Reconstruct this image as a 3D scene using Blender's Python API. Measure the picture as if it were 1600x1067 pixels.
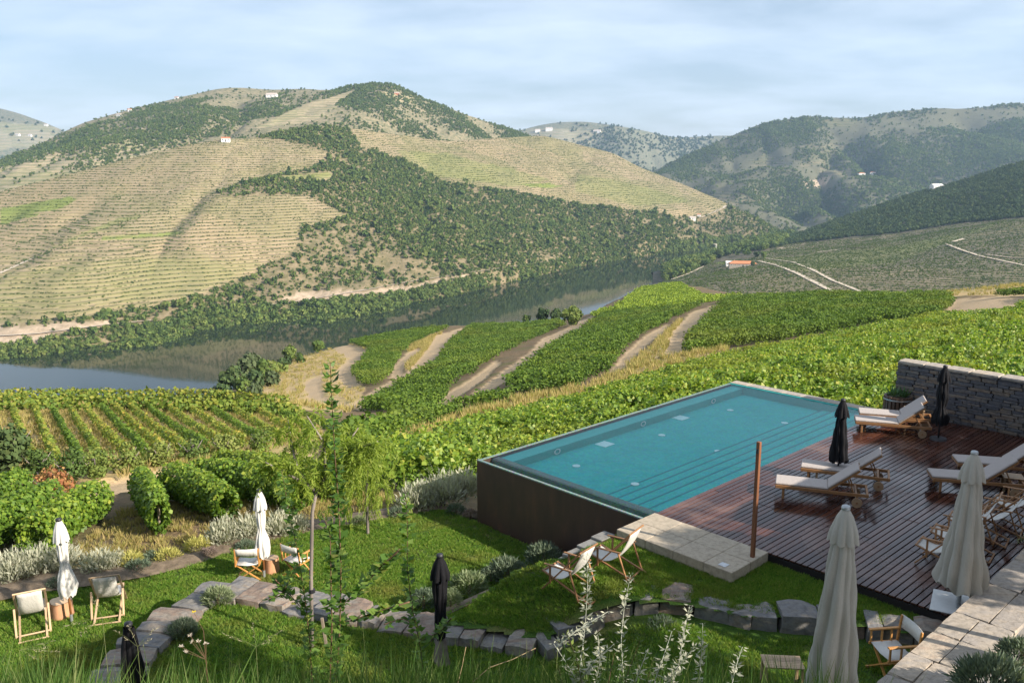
import bpy, bmesh, math, random
import numpy as np
from mathutils import Vector, Matrix, noise
from mathutils.bvhtree import BVHTree

random.seed(7); RNG = np.random.default_rng(7)
for _o in list(bpy.data.objects): bpy.data.objects.remove(_o)
SC = bpy.context.scene; COL = SC.collection
R = math.radians

# ------------------------------------------------------------------ camera
CAMZ, FOC, PITCH = 8.5, 1378.0, math.atan(278 / 1378)
cam_d = bpy.data.cameras.new('camera'); cam = bpy.data.objects.new('camera', cam_d); COL.objects.link(cam)
cam_d.sensor_width = 36; cam_d.lens = 36 * FOC / 1600; cam_d.clip_start = .05; cam_d.clip_end = 20000
cam.location = (0, 0, CAMZ); cam.rotation_euler = (math.pi / 2 - PITCH, 0, 0)
SC.camera = cam

# ------------------------------------------------------------------ light
SUN = Vector((.86, -.51, 0)).normalized() * math.cos(R(29)); SUN.z = math.sin(R(29))
wd = bpy.data.worlds.new('World'); SC.world = wd; wd.use_nodes = True
wn, wl = wd.node_tree.nodes, wd.node_tree.links; wn.clear()
sky = wn.new('ShaderNodeTexSky'); sky.sky_type = 'NISHITA'; sky.sun_disc = False
sky.sun_elevation = R(29); sky.sun_rotation = math.atan2(SUN.x, SUN.y); sky.altitude = 200
sky.air_density = 1.0; sky.dust_density = 1.0; sky.ozone_density = 2.4
tc = wn.new('ShaderNodeTexCoord'); sep = wn.new('ShaderNodeSeparateXYZ'); wl.new(tc.outputs['Generated'], sep.inputs[0])
# cloud layer: direction projected on a high flat sheet
mx = wn.new('ShaderNodeMath'); mx.operation = 'ADD'; mx.inputs[1].default_value = .16; wl.new(sep.outputs[2], mx.inputs[0])
dx = wn.new('ShaderNodeMath'); dx.operation = 'DIVIDE'; wl.new(sep.outputs[0], dx.inputs[0]); wl.new(mx.outputs[0], dx.inputs[1])
dy = wn.new('ShaderNodeMath'); dy.operation = 'DIVIDE'; wl.new(sep.outputs[1], dy.inputs[0]); wl.new(mx.outputs[0], dy.inputs[1])
cx = wn.new('ShaderNodeCombineXYZ'); wl.new(dx.outputs[0], cx.inputs[0]); wl.new(dy.outputs[0], cx.inputs[1])
n1 = wn.new('ShaderNodeTexNoise'); n1.inputs['Scale'].default_value = 1.5; n1.inputs['Detail'].default_value = 9; n1.inputs['Roughness'].default_value = .56; n1.inputs['Distortion'].default_value = .15
mp = wn.new('ShaderNodeMapping'); mp.inputs['Scale'].default_value = (.75, 1.0, 1); mp.inputs['Rotation'].default_value = (0, 0, .25); mp.inputs['Location'].default_value = (3.1, 1.7, 0)
wl.new(cx.outputs[0], mp.inputs[0]); wl.new(mp.outputs[0], n1.inputs[0])
cr = wn.new('ShaderNodeValToRGB'); cr.color_ramp.elements[0].position = .36; cr.color_ramp.elements[1].position = .72
cr.color_ramp.elements[0].color = (.3, .3, .3, 1); cr.color_ramp.elements[1].color = (.9, .9, .9, 1)
wl.new(n1.outputs[0], cr.inputs[0])
mixc = wn.new('ShaderNodeMixRGB'); wl.new(cr.outputs[0], mixc.inputs[0]); wl.new(sky.outputs[0], mixc.inputs[1])
mixc.inputs[2].default_value = (8.7, 9.7, 11.0, 1)
bg = wn.new('ShaderNodeBackground'); bg.inputs[1].default_value = .06; wl.new(mixc.outputs[0], bg.inputs[0])
wo = wn.new('ShaderNodeOutputWorld'); wl.new(bg.outputs[0], wo.inputs[0])
sl = bpy.data.lights.new('sun', 'SUN'); sl.energy = 5.0; sl.angle = R(.5); sl.color = (1, .9, .77)
so = bpy.data.objects.new('sun', sl); COL.objects.link(so); so.rotation_euler = SUN.to_track_quat('Z', 'Y').to_euler(); so.location = (60, -40, 60)
SC.view_settings.view_transform = 'Standard'; SC.view_settings.look = 'None'; SC.view_settings.exposure = 1.0; SC.view_settings.gamma = 1
SC.view_settings.use_curve_mapping = False
SC.render.engine = 'CYCLES'
SC.cycles.use_denoising = True; SC.cycles.max_bounces = 6; SC.cycles.diffuse_bounces = 3; SC.cycles.glossy_bounces = 3
SC.cycles.transparent_max_bounces = 12; SC.cycles.transmission_bounces = 4; SC.cycles.volume_bounces = 0
SC.cycles.caustics_reflective = False; SC.cycles.caustics_refractive = False; SC.cycles.sample_clamp_indirect = 6

# ------------------------------------------------------------------ pixel <-> place helpers (1600x1067 photo pixels)
CP, SP = math.cos(PITCH), math.sin(PITCH)
def ray(px, py):
    u = (px - 800) / FOC; v = (py - 533.5) / FOC
    return Vector((u, CP - v * SP, -(v * CP + SP)))
def P(px, py, z):
    d = ray(px, py); t = (z - CAMZ) / d.z
    return Vector((d.x * t, d.y * t, z))
def DY(px, py, Y):
    d = ray(px, py); t = Y / d.y
    return Vector((d.x * t, Y, CAMZ + d.z * t))
def proj(p):
    x, y, z = p[..., 0], p[..., 1], p[..., 2] - CAMZ
    f = y * CP - z * SP; up = y * SP + z * CP
    f = np.where(f < .01, .01, f)
    return 800 + FOC * x / f, 533.5 - FOC * up / f
EA = Vector((.7215, .6924, 0)); EB = Vector((.6924, -.7215, 0)); OA = Vector((-1.03, 24.68, 0))
def G(a, b, z=0.0):
    p = OA + EA * a + EB * b; p.z = z; return p
ROTG = math.atan2(EA.y, EA.x)
def inpoly(x, y, poly):
    x = np.asarray(x, float); y = np.asarray(y, float); r = np.zeros(x.shape, bool); n = len(poly); j = n - 1
    for i in range(n):
        xi, yi = poly[i][0], poly[i][1]; xj, yj = poly[j][0], poly[j][1]
        c = ((yi > y) != (yj > y)) & (x < (xj - xi) * (y - yi) / ((yj - yi) or 1e-9) + xi)
        r ^= c; j = i
    return r
def lerpk(x, knots):
    k = sorted(knots); return np.interp(x, [a[0] for a in k], [a[1] for a in k])

# smooth value noise in numpy
def vnoise(x, y, seed=0, oct=4, rough=.5):
    out = np.zeros(np.shape(x)); amp = 1; tot = 0
    for o in range(oct):
        xi = np.floor(x).astype(np.int64); yi = np.floor(y).astype(np.int64); xf = x - xi; yf = y - yi
        u = xf * xf * (3 - 2 * xf); v = yf * yf * (3 - 2 * yf)
        def h(a, b):
            n = (a * 374761393 + b * 668265263 + (seed + o * 17) * 1274126177) & 0xffffffff
            n = ((n ^ (n >> 13)) * 1274126177) & 0xffffffff
            return ((n ^ (n >> 16)) & 0xffff) / 65535.0
        val = (h(xi, yi) * (1 - u) + h(xi + 1, yi) * u) * (1 - v) + (h(xi, yi + 1) * (1 - u) + h(xi + 1, yi + 1) * u) * v
        out += amp * val; tot += amp; amp *= rough; x = x * 2.03 + 5.1; y = y * 2.03 + 1.7
    return out / tot

# ------------------------------------------------------------------ object helpers
def tag(o, label=None, cat=None, group=None, kind=None):
    if label: o['label'] = label
    if cat: o['category'] = cat
    if group: o['group'] = group
    if kind: o['kind'] = kind
    return o
def empty(name, loc=(0, 0, 0), rz=0, label=None, cat=None, group=None):
    o = bpy.data.objects.new(name, None); COL.objects.link(o); o.location = loc; o.rotation_euler = (0, 0, rz)
    o.empty_display_size = .2
    return tag(o, label, cat, group)
def link(name, me, mat=None, parent=None):
    o = bpy.data.objects.new(name, me); COL.objects.link(o)
    if mat and not me.materials: me.materials.append(mat)
    if parent: o.parent = parent
    return o
def copy_tree(o, parent=None):
    c = o.copy(); COL.objects.link(c); c.parent = parent
    for ch in o.children: copy_tree(ch, c)
    return c
def npmesh(name, V, F, smooth=False, attrs=None):
    """V (n,3), F (m,k) constant k"""
    V = np.asarray(V, np.float32); F = np.asarray(F, np.int32); k = F.shape[1]; m = len(F)
    me = bpy.data.meshes.new(name); me.vertices.add(len(V)); me.vertices.foreach_set('co', V.ravel())
    me.loops.add(m * k); me.loops.foreach_set('vertex_index', F.ravel())
    me.polygons.add(m); me.polygons.foreach_set('loop_start', np.arange(0, m * k, k, dtype=np.int32))
    if smooth: me.polygons.foreach_set('use_smooth', np.ones(m, bool))
    for n, (ty, dat) in (attrs or {}).items():
        at = me.attributes.new(n, ty, 'POINT')
        at.data.foreach_set('color' if ty == 'FLOAT_COLOR' else ('vector' if ty == 'FLOAT_VECTOR' else 'value'), np.ascontiguousarray(dat, np.int32 if ty == 'INT' else np.float32).ravel())
    me.update(calc_edges=True); me.validate()
    return me
class MB:
    def __init__(s): s.v = []; s.f = []; s.M = Matrix()
    def add(s, vs, fs):
        n = len(s.v); s.v += [tuple(s.M @ Vector(v)) for v in vs]; s.f += [tuple(i + n for i in f) for f in fs]; return s
    def box(s, c, d, rot=None, bev=0):
        x, y, z = d[0] / 2, d[1] / 2, d[2] / 2
        if bev:
            b = bev; vs = []
            for sx in (-1, 1):
                for sy in (-1, 1):
                    for sz in (-1, 1):
                        vs += [(sx * x, sy * (y - b), sz * (z - b)), (sx * (x - b), sy * y, sz * (z - b)), (sx * (x - b), sy * (y - b), sz * z)]
            bm = bmesh.new()
            for v in vs: bm.verts.new(v)
            bmesh.ops.convex_hull(bm, input=bm.verts); bm.verts.index_update()
            vs = [v.co.copy() for v in bm.verts]; fs = [[v.index for v in f.verts] for f in bm.faces]; bm.free()
        else:
            vs = [(-x, -y, -z), (x, -y, -z), (x, y, -z), (-x, y, -z), (-x, -y, z), (x, -y, z), (x, y, z), (-x, y, z)]
            fs = [(0, 3, 2, 1), (4, 5, 6, 7), (0, 1, 5, 4), (1, 2, 6, 5), (2, 3, 7, 6), (3, 0, 4, 7)]
        m = Matrix.Translation(c) @ (rot.to_matrix().to_4x4() if rot is not None else Matrix())
        return s.add([m @ Vector(v) for v in vs], fs)
    def bar(s, p, q, w, h=None, up=(0, 0, 1), bev=0):
        """rectangular bar from p to q; w across, h along up"""
        p, q = Vector(p), Vector(q); h = h or w; d = (q - p); L = d.length; d.normalize(); up = Vector(up)
        if abs(d.dot(up)) > .98: up = Vector((1, 0, 0))
        sx = d.cross(up).normalized(); uz = sx.cross(d)
        m = Matrix((sx, d, uz)).transposed().to_4x4(); m.translation = (p + q) / 2
        old = s.M; s.M = old @ m; s.box((0, 0, 0), (w, L, h), bev=bev); s.M = old; return s
    def tube(s, pts, rad, n=8, cap=True):
        pts = [Vector(p) for p in pts]; rad = rad if hasattr(rad, '__len__') else [rad] * len(pts); vs = []; fs = []
        up = Vector((0, 0, 1)) if abs((pts[-1] - pts[0]).normalized().z) < .9 else Vector((1, 0, 0))
        for i, p in enumerate(pts):
            d = (pts[min(i + 1, len(pts) - 1)] - pts[max(i - 1, 0)]).normalized(); a = d.cross(up).normalized(); b = d.cross(a)
            for k in range(n):
                t = 2 * math.pi * k / n; vs.append(p + (a * math.cos(t) + b * math.sin(t)) * rad[i])
        for i in range(len(pts) - 1):
            for k in range(n): fs.append((i * n + k, i * n + (k + 1) % n, (i + 1) * n + (k + 1) % n, (i + 1) * n + k))
        if cap: fs.append(tuple(range(n))); fs.append(tuple((len(pts) - 1) * n + k for k in range(n - 1, -1, -1)))
        return s.add(vs, fs)
    def mesh(s, name, smooth=False):
        me = bpy.data.meshes.new(name); me.from_pydata(s.v, [], s.f)
        bm = bmesh.new(); bm.from_mesh(me); bmesh.ops.recalc_face_normals(bm, faces=bm.faces); bm.to_mesh(me); bm.free()
        if smooth: me.polygons.foreach_set('use_smooth', np.ones(len(me.polygons), bool))
        me.update(); return me
    def build(s, name, mat, parent=None, smooth=False): return link(name, s.mesh(name, smooth), mat, parent)

# ------------------------------------------------------------------ materials
MATS = {}
class NT:
    def __init__(s, name):
        s.m = bpy.data.materials.new(name); s.m.use_nodes = True; s.t = s.m.node_tree; s.n = s.t.nodes; s.l = s.t.links
        s.b = s.n['Principled BSDF']; s.out = s.n['Material Output']; MATS[name] = s.m
    def new(s, ty, **k):
        n = s.n.new(ty)
        for a, v in k.items(): setattr(n, a, v)
        return n
    def coord(s, kind='Object', scale=(1, 1, 1), rot=(0, 0, 0)):
        if kind == 'World': o = s.new('ShaderNodeNewGeometry').outputs['Position']
        else: o = s.new('ShaderNodeTexCoord').outputs[kind]
        m = s.new('ShaderNodeMapping'); m.inputs['Scale'].default_value = scale; m.inputs['Rotation'].default_value = rot; s.l.new(o, m.inputs[0]); return m.outputs[0]
    def noise(s, co, scale, detail=4, rough=.55, dist=0):
        n = s.new('ShaderNodeTexNoise'); n.inputs['Scale'].default_value = scale; n.inputs['Detail'].default_value = detail; n.inputs['Roughness'].default_value = rough; n.inputs['Distortion'].default_value = dist
        if co is not None: s.l.new(co, n.inputs['Vector'])
        return n.outputs[0]
    def ramp(s, f, els, interp='LINEAR'):
        r = s.new('ShaderNodeValToRGB'); r.color_ramp.interpolation = interp; e = r.color_ramp.elements
        while len(e) < len(els): e.new(.5)
        for k, (p, c) in zip(e, els):
            k.position = p; k.color = (c[0], c[1], c[2], 1) if hasattr(c, '__len__') else (c, c, c, 1)
        s.l.new(f, r.inputs[0]); return r.outputs[0]
    def mix(s, f, a, b, mode='MIX'):
        m = s.new('ShaderNodeMixRGB', blend_type=mode)
        for i, x in zip((0, 1, 2), (f, a, b)):
            if hasattr(x, 'links') or hasattr(x, 'is_linked'): s.l.new(x, m.inputs[i])
            elif i == 0: m.inputs[0].default_value = x
            else: m.inputs[i].default_value = (x[0], x[1], x[2], 1)
        return m.outputs[0]
    def math(s, op, a, b=0.0):
        m = s.new('ShaderNodeMath', operation=op)
        for i, x in enumerate((a, b)):
            if hasattr(x, 'is_linked'): s.l.new(x, m.inputs[i])
            else: m.inputs[i].default_value = x
        return m.outputs[0]
    def attr(s, name, out='Fac'):
        a = s.new('ShaderNodeAttribute', attribute_name=name); return a.outputs[out]
    def rand(s): return s.new('ShaderNodeObjectInfo').outputs['Random']
    def set(s, **k):
        for a, v in k.items():
            i = s.b.inputs[a.replace('_', ' ')]
            if hasattr(v, 'is_linked'): s.l.new(v, i)
            elif hasattr(v, '__len__'): i.default_value = (v[0], v[1], v[2], 1) if len(v) == 3 else v
            else: i.default_value = v
        return s
    def bump(s, h, strength=.3, dist=.02):
        b = s.new('ShaderNodeBump'); b.inputs['Strength'].default_value = strength; b.inputs['Distance'].default_value = dist; s.l.new(h, b.inputs['Height']); s.l.new(b.outputs[0], s.b.inputs['Normal']); return b.outputs[0]

def foliage(name, cols, transl=.35, rough=.55, spec=.3, inst=.2, loc=None):
    """cols: ramp along per-leaf random; slight shift per instance"""
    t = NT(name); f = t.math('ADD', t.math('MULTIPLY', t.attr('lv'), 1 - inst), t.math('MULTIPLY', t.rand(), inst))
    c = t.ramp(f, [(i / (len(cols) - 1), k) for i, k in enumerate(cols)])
    if loc:     # drifts of another tint over the ground
        ln = t.noise(t.new('ShaderNodeObjectInfo').outputs['Location'], loc[0], 4, .6); c = t.mix(t.math('MULTIPLY', t.ramp(ln, [(loc[3], 0), (loc[3] + .16, 1)]), loc[2]), c, loc[1])
    t.set(Base_Color=c, Roughness=rough); t.b.inputs['Specular IOR Level'].default_value = spec
    tr = t.new('ShaderNodeBsdfTranslucent'); c2 = t.mix(1.0, c, (1.25, 1.3, .55), 'MULTIPLY'); t.l.new(c2, tr.inputs[0])
    ms = t.new('ShaderNodeMixShader'); ms.inputs[0].default_value = transl; t.l.new(t.b.outputs[0], ms.inputs[1]); t.l.new(tr.outputs[0], ms.inputs[2]); t.l.new(ms.outputs[0], t.out.inputs[0])
    return t.m
def plain(name, col, rough=.6, var=.15, scale=8, metal=0, bump=0, spec=.5, stretch=(1, 1, 1)):
    t = NT(name); co = t.coord('Object', stretch); n = t.noise(co, scale, 5)
    lo = [c * (1 - var) for c in col]; hi = [min(1, c * (1 + var)) for c in col]
    rv = t.mix(t.math('MULTIPLY', t.rand(), .5), t.ramp(n, [(.3, lo), (.7, hi)]), lo)
    t.set(Base_Color=rv, Roughness=rough, Metallic=metal); t.b.inputs['Specular IOR Level'].default_value = spec
    if bump: t.bump(n, bump, .02)
    return t.m
# ================================================================== LAND
WATER_Z = -141.5
def hill_material(name, soil, soil2, scrub, row, period, row_amt=.8, warp=14, patch=(.2, .19, .08), plan=None):
    t = NT(name); z = t.attr('zone', 'Color'); sp = t.new('ShaderNodeSeparateColor'); t.l.new(z, sp.inputs[0])
    lush = t.attr('lush')
    w = t.coord('World'); nb = t.noise(w, .006, 1, .5); nf = t.noise(w, .11, 6, .65); nm = t.noise(w, .035, 4)
    sx = t.new('ShaderNodeSeparateXYZ'); t.l.new(w, sx.inputs[0])
    soilc = t.mix(t.ramp(nf, [(.35, 0), (.68, 1)]), soil, soil2)
    soilc = t.mix(t.math('MULTIPLY', t.ramp(nm, [(.45, 0), (.7, 1)]), .55), soilc, patch)
    # contour-following vine terraces
    vo = t.new('ShaderNodeTexVoronoi'); vo.inputs['Scale'].default_value = .0075; wv = t.new('ShaderNodeVectorMath', operation='ADD'); dn_ = t.new('ShaderNodeTexNoise'); dn_.inputs['Scale'].default_value = .02; dv = t.new('ShaderNodeVectorMath', operation='SCALE'); dv.inputs['Scale'].default_value = 60
    t.l.new(w, dn_.inputs['Vector']); t.l.new(dn_.outputs['Color'], dv.inputs[0]); t.l.new(w, wv.inputs[0]); t.l.new(dv.outputs[0], wv.inputs[1]); t.l.new(wv.outputs[0], vo.inputs['Vector'])
    vs_ = t.new('ShaderNodeSeparateColor'); t.l.new(vo.outputs['Color'], vs_.inputs[0])
    soilc = t.mix(t.math('MULTIPLY', vs_.outputs[1], .5), soilc, [soil[0] * 1.12, soil[1] * 1.05, soil[2] * .95]); soilc = t.mix(t.math('MULTIPLY', t.ramp(vs_.outputs[2], [(.45, 0), (.9, 1)]), .5), soilc, [soil[0] * .62, soil[1] * .72, soil[2] * .5])
    ph = t.math('ADD', t.math('MULTIPLY', sx.outputs[2], 1 / period), t.math('ADD', vs_.outputs[0], t.math('MULTIPLY', nb, 1.5)))
    if plan: ph = t.math('MULTIPLY', t.math('ADD', t.math('ADD', t.math('MULTIPLY', sx.outputs[0], plan), sx.outputs[1]), t.math('MULTIPLY', nb, 90)), 1 / period)
    fr = t.math('FRACT', ph); band = t.ramp(fr, [(0, 0), (.16, 1), (.44, 1), (.6, 0)])
    keep = t.ramp(t.noise(w, .05, 3), [(.28, .25), (.5, 1)])
    rowf = t.math('MULTIPLY', t.math('MULTIPLY', band, keep), row_amt)
    rowc = t.mix(t.ramp(t.noise(w, .3, 3), [(.35, 0), (.7, 1)]), row, [c * 1.7 for c in row])
    vin = t.mix(rowf, soilc, rowc)
    vin = t.mix(t.math('MULTIPLY', lush, .85), vin, t.mix(t.ramp(nf, [(.3, 0), (.7, 1)]), (.13, .19, .03), (.2, .25, .05)))
    scr = t.mix(t.ramp(nf, [(.4, 0), (.62, 1)]), scrub, soil2)
    rock = t.mix(t.ramp(nf, [(.35, 0), (.65, 1)]), (.46, .36, .26), (.28, .22, .15))
    c = t.mix(sp.outputs[0], scr, vin); c = t.mix(sp.outputs[2], c, rock)
    t.set(Base_Color=c, Roughness=.95); t.b.inputs['Specular IOR Level'].default_value = .1
    h = t.math('ADD', t.math('MULTIPLY', t.math('MULTIPLY', band, sp.outputs[0]), 1.4), t.math('MULTIPLY', nf, 2.5))
    t.bump(h, .75, 1.0)
    return t.m

LAND = []      # (object, bvh)
def reg(o):
    me = o.data; V = [v.co for v in me.vertices]; LAND.append((o, BVHTree.FromPolygons([tuple(v) for v in V], [tuple(p.vertices) for p in me.polygons]))); return o
def hit(px, py, only=None, dz=0.0):
    d = ray(px, py).normalized(); best = None
    for o, b in LAND:
        if only and o.name not in only: continue
        h = b.ray_cast(Vector((0, 0, CAMZ)), d)
        if h[0] is not None and (best is None or h[3] < best[1]): best = (h[0], h[3])
    return (best[0] + Vector((0, 0, dz))) if best else None

def loft(name, curves, px0, px1, nx, nt, mat, zones, disp=0, gully=0, dscale=.004, back=(500, -260), seed=1, bulge=0, lush=()):
    """curves: list (near to far) of knots [(px, py, Y)]; a land surface strung between them, then dropping away behind the last"""
    pxs = np.linspace(px0, px1, nx); rows = []
    for c in curves:
        k = sorted(c); xs = [q[0] for q in k]
        py = np.interp(pxs, xs, [q[1] for q in k]); Y = np.interp(pxs, xs, [q[2] for q in k])
        ker = np.ones(9) / 9; py = np.convolve(np.pad(py, 4, 'edge'), ker, 'valid'); Y = np.convolve(np.pad(Y, 12, 'edge'), np.ones(25) / 25, 'valid')
        v = (py - 533.5) / FOC; fw = CP - v * SP; dn = v * CP + SP
        rows.append(np.stack([(pxs - 800) / FOC / fw * Y, Y, CAMZ - dn / fw * Y], 1))
    C = np.array(rows); m = len(C) - 1; ts = np.linspace(0, m, nt); L = []
    for t in ts:
        i = min(int(t), m - 1); f = t - i; L.append(C[i] * (1 - f) + C[i + 1] * f)
    L = np.array(L); tt = (ts / m)[:, None]
    env = np.sin(np.pi * np.clip(tt, 0, 1)) ** .7
    nz = vnoise(L[..., 0] * dscale, L[..., 1] * dscale, seed, 5) - .5
    wx_ = L[..., 0] + 60 * vnoise(L[..., 0] * dscale * 2, L[..., 1] * dscale * 2, seed + 8, 2); rg = 1 - np.abs(2 * vnoise(wx_ * dscale * 1.6, L[..., 1] * dscale * .55, seed + 6, 3) - 1)
    L[..., 2] += disp * nz * env * 2 + bulge * env - gully * (rg ** 3) * env
    fine = vnoise(L[..., 0] * dscale * 9, L[..., 1] * dscale * 9, seed + 3, 3) - .5
    L[..., 2] += disp * .16 * fine * (.35 + env)
    bk = L[-1].copy(); bk2 = bk.copy(); bk2[:, 1] += back[0]; bk2[:, 2] += back[1]; bk[:, 1] += back[0] * .2; bk[:, 2] += back[1] * .07
    L = np.concatenate([L, bk[None], bk2[None]]); nt2 = nt + 2
    V = L.reshape(-1, 3); idx = np.arange(nt2 * nx).reshape(nt2, nx)
    F = np.stack([idx[:-1, :-1], idx[:-1, 1:], idx[1:, 1:], idx[1:, :-1]], -1).reshape(-1, 4)
    qx, qy = proj(V); qx = qx + 10 * (vnoise(V[:, 0] * .03, V[:, 1] * .03, 9) - .5); qy = qy + 5 * (vnoise(V[:, 0] * .03, V[:, 1] * .03, 19) - .5)
    z = np.zeros((len(V), 4)); z[:, 3] = 1
    for ch, poly in zones:
        s = inpoly(qx, qy, poly)
        z[s, :3] = 0; z[s, ch] = 1
    lu = np.zeros(len(V))
    for poly, a in lush: lu[inpoly(qx, qy, poly)] = a
    me = npmesh(name, V, F, True, {'zone': ('FLOAT_COLOR', z), 'lush': ('FLOAT', lu)})
    o = link(name, me, mat); tag(o, kind='structure'); reg(o); o_grid[name] = (L[:nt], z.reshape(nt2, nx, 4)[:nt]); return o
o_grid = {}
def wpt(px, py):   # pixel on the water plane
    p = P(px, py, WATER_Z); return (px, py, p.y)

# --- opposite bank: water line and crest of the first hill
bank = [(-320, 600), (0, 562), (60, 555), (180, 546), (250, 536), (330, 525), (420, 513), (500, 503), (600, 487), (700, 463), (800, 440), (900, 417), (1000, 401), (1050, 394), (1120, 388), (1230, 382), (1300, 380)]
def drop(px, py, dz):
    p = P(px, py, WATER_Z); d = (p.xy.normalized()); q = Vector((p.x - d.x * 8, p.y - d.y * 8, WATER_Z - dz)); r = proj(np.array([q]))
    return (float(r[0][0]), float(r[1][0]), q.y)
crest1 = [(-320, 352, 1150), (0, 300, 1200), (100, 274, 1220), (215, 245, 1270), (300, 225, 1310), (352, 217, 1340), (400, 216, 1370), (440, 206, 1420), (500, 196, 1480), (545, 200, 1560), (600, 208, 1640), (700, 221, 1780), (790, 215, 1950), (850, 212, 2050), (900, 225, 2080), (960, 240, 2080), (1000, 262, 2060), (1060, 285, 2020), (1130, 315, 1980), (1190, 345, 1900), (1225, 368, 1820), (1300, 392, 1700)]
low1 = [(p[0], p[1] - 10, P(p[0], p[1], WATER_Z).y + 22) for p in bank]
# foot of the hill: a small flat shelf for road and railway, then the slope
VIN1 = [(-340, 340), (0, 292), (215, 238), (352, 210), (440, 220), (522, 242), (490, 262), (440, 272), (380, 285), (338, 300), (345, 308), (480, 305), (548, 338), (470, 362), (458, 392), (400, 425), (330, 455), (250, 478), (150, 495), (0, 510), (-340, 545)]
VIN2 = [(538, 195), (620, 203), (700, 214), (790, 208), (850, 205), (960, 232), (1060, 278), (1135, 312), (1130, 335), (1060, 338), (1000, 330), (900, 318), (800, 300), (690, 284), (630, 248), (565, 232)]
VIN3 = [(440, 275), (520, 268), (520, 282), (450, 282)]
ROCK1 = [(420, 474), (470, 456), (520, 452), (560, 455), (600, 449), (640, 446), (700, 434), (760, 424), (700, 440), (640, 453), (560, 463), (500, 470)]
ROCK2 = [(-340, 560), (-340, 545), (0, 512), (170, 500), (175, 508), (80, 522), (60, 540), (0, 550)]
hm1 = hill_material('hill_land', (.345, .275, .175), (.255, .2, .12), (.14, .125, .06), (.1, .11, .035), 3.1, .4)
hill1 = loft('terraced_hill', [[drop(p[0], p[1], 6) for p in bank], low1, crest1], -320, 1300, 560, 190, hm1,
             [(0, VIN1), (0, VIN2), (0, VIN3), (2, ROCK1), (2, ROCK2)], disp=17, gully=16, dscale=.0045, seed=4, bulge=12, back=(300, -120),
             lush=[([(0, 325), (110, 307), (120, 312), (90, 328), (0, 340)], .95), ([(0, 335), (70, 333), (0, 352)], .9), ([(160, 372), (280, 362), (290, 367), (160, 376)], .8), ([(60, 395), (190, 340), (230, 335), (90, 385)], .45), ([(440, 274), (520, 270), (520, 280), (450, 282)], .5), ([(620, 235), (700, 240), (860, 280), (800, 292), (660, 272)], .4), ([(900, 270), (1000, 290), (1080, 315), (1000, 322), (900, 300)], .35), ([(0, 430), (200, 400), (420, 410), (300, 460), (0, 490)], .22), ([(815, 288), (860, 286), (880, 292), (830, 293)], .95)])
# --- ridge behind it
crest2 = [(-320, 330, 1900), (0, 250, 2000), (60, 226, 2050), (130, 192, 2150), (200, 172, 2250), (280, 153, 2330), (340, 139, 2380), (370, 137, 2400), (430, 141, 2400), (470, 139, 2380), (515, 142, 2300), (545, 134, 2250), (590, 129, 2250), (625, 134, 2270), (650, 149, 2300), (700, 170, 2350), (760, 190, 2450), (800, 203, 2500), (840, 215, 2550), (900, 235, 2600), (1000, 290, 2600)]
foot2 = [(p[0], p[1] + 42, p[2] + 130) for p in crest1 if p[0] < 1010]
FOR2 = [(488, 190), (545, 150), (590, 125), (640, 138), (720, 170), (850, 214), (830, 225), (700, 226), (600, 212), (545, 203)]
V2a = [(-340, 330), (0, 262), (150, 215), (290, 200), (270, 235), (200, 260), (0, 320)]
V2b = [(400, 200), (470, 165), (560, 140), (585, 132), (540, 160), (490, 190)]
hm2 = hill_material('ridge_land', (.4, .33, .22), (.29, .24, .15), (.14, .14, .075), (.1, .12, .05), 6.0, .6)
hill2 = loft('back_ridge', [foot2, crest2], -320, 1000, 330, 110, hm2, [(0, V2a), (0, V2b), (0, [(600, 140), (650, 150), (640, 162), (600, 155)])], disp=30, gully=34, dscale=.003, seed=11, bulge=14, back=(600, -200))
# --- far left hill
hm3 = hill_material('far_land', (.3, .27, .19), (.22, .2, .14), (.1, .12, .075), (.1, .12, .06), 14, .4, 40)
hill0 = loft('distant_hill', [[(-320, 330, 3200), (200, 330, 3200)], [(-320, 140, 4300), (0, 168, 4300), (40, 181, 4300), (80, 195, 4200), (120, 215, 4100), (200, 270, 4000)]], -320, 200, 80, 50, hm3, [(0, [(-320, 150), (90, 200), (90, 230), (-320, 240)])], disp=60, dscale=.0015, seed=21)
hill3 = loft('distant_ridge', [[(740, 330, 3600), (1240, 330, 3600)], [(740, 235, 4700), (790, 210, 4700), (850, 194, 4700), (890, 190, 4700), (920, 191, 4700), (960, 196, 4600), (1010, 205, 4600), (1040, 213, 4900), (1060, 216, 5000), (1100, 213, 5000), (1140, 212, 5000), (1240, 214, 5000)]], 740, 1240, 110, 60, hm3, [(0, [(800, 200), (950, 205), (900, 240), (800, 225)])], disp=50, gully=70, dscale=.0015, seed=23)
hm4 = hill_material('mountain_land', (.19, .165, .11), (.125, .12, .075), (.115, .115, .07), (.07, .085, .045), 9, .6, 40)
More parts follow.
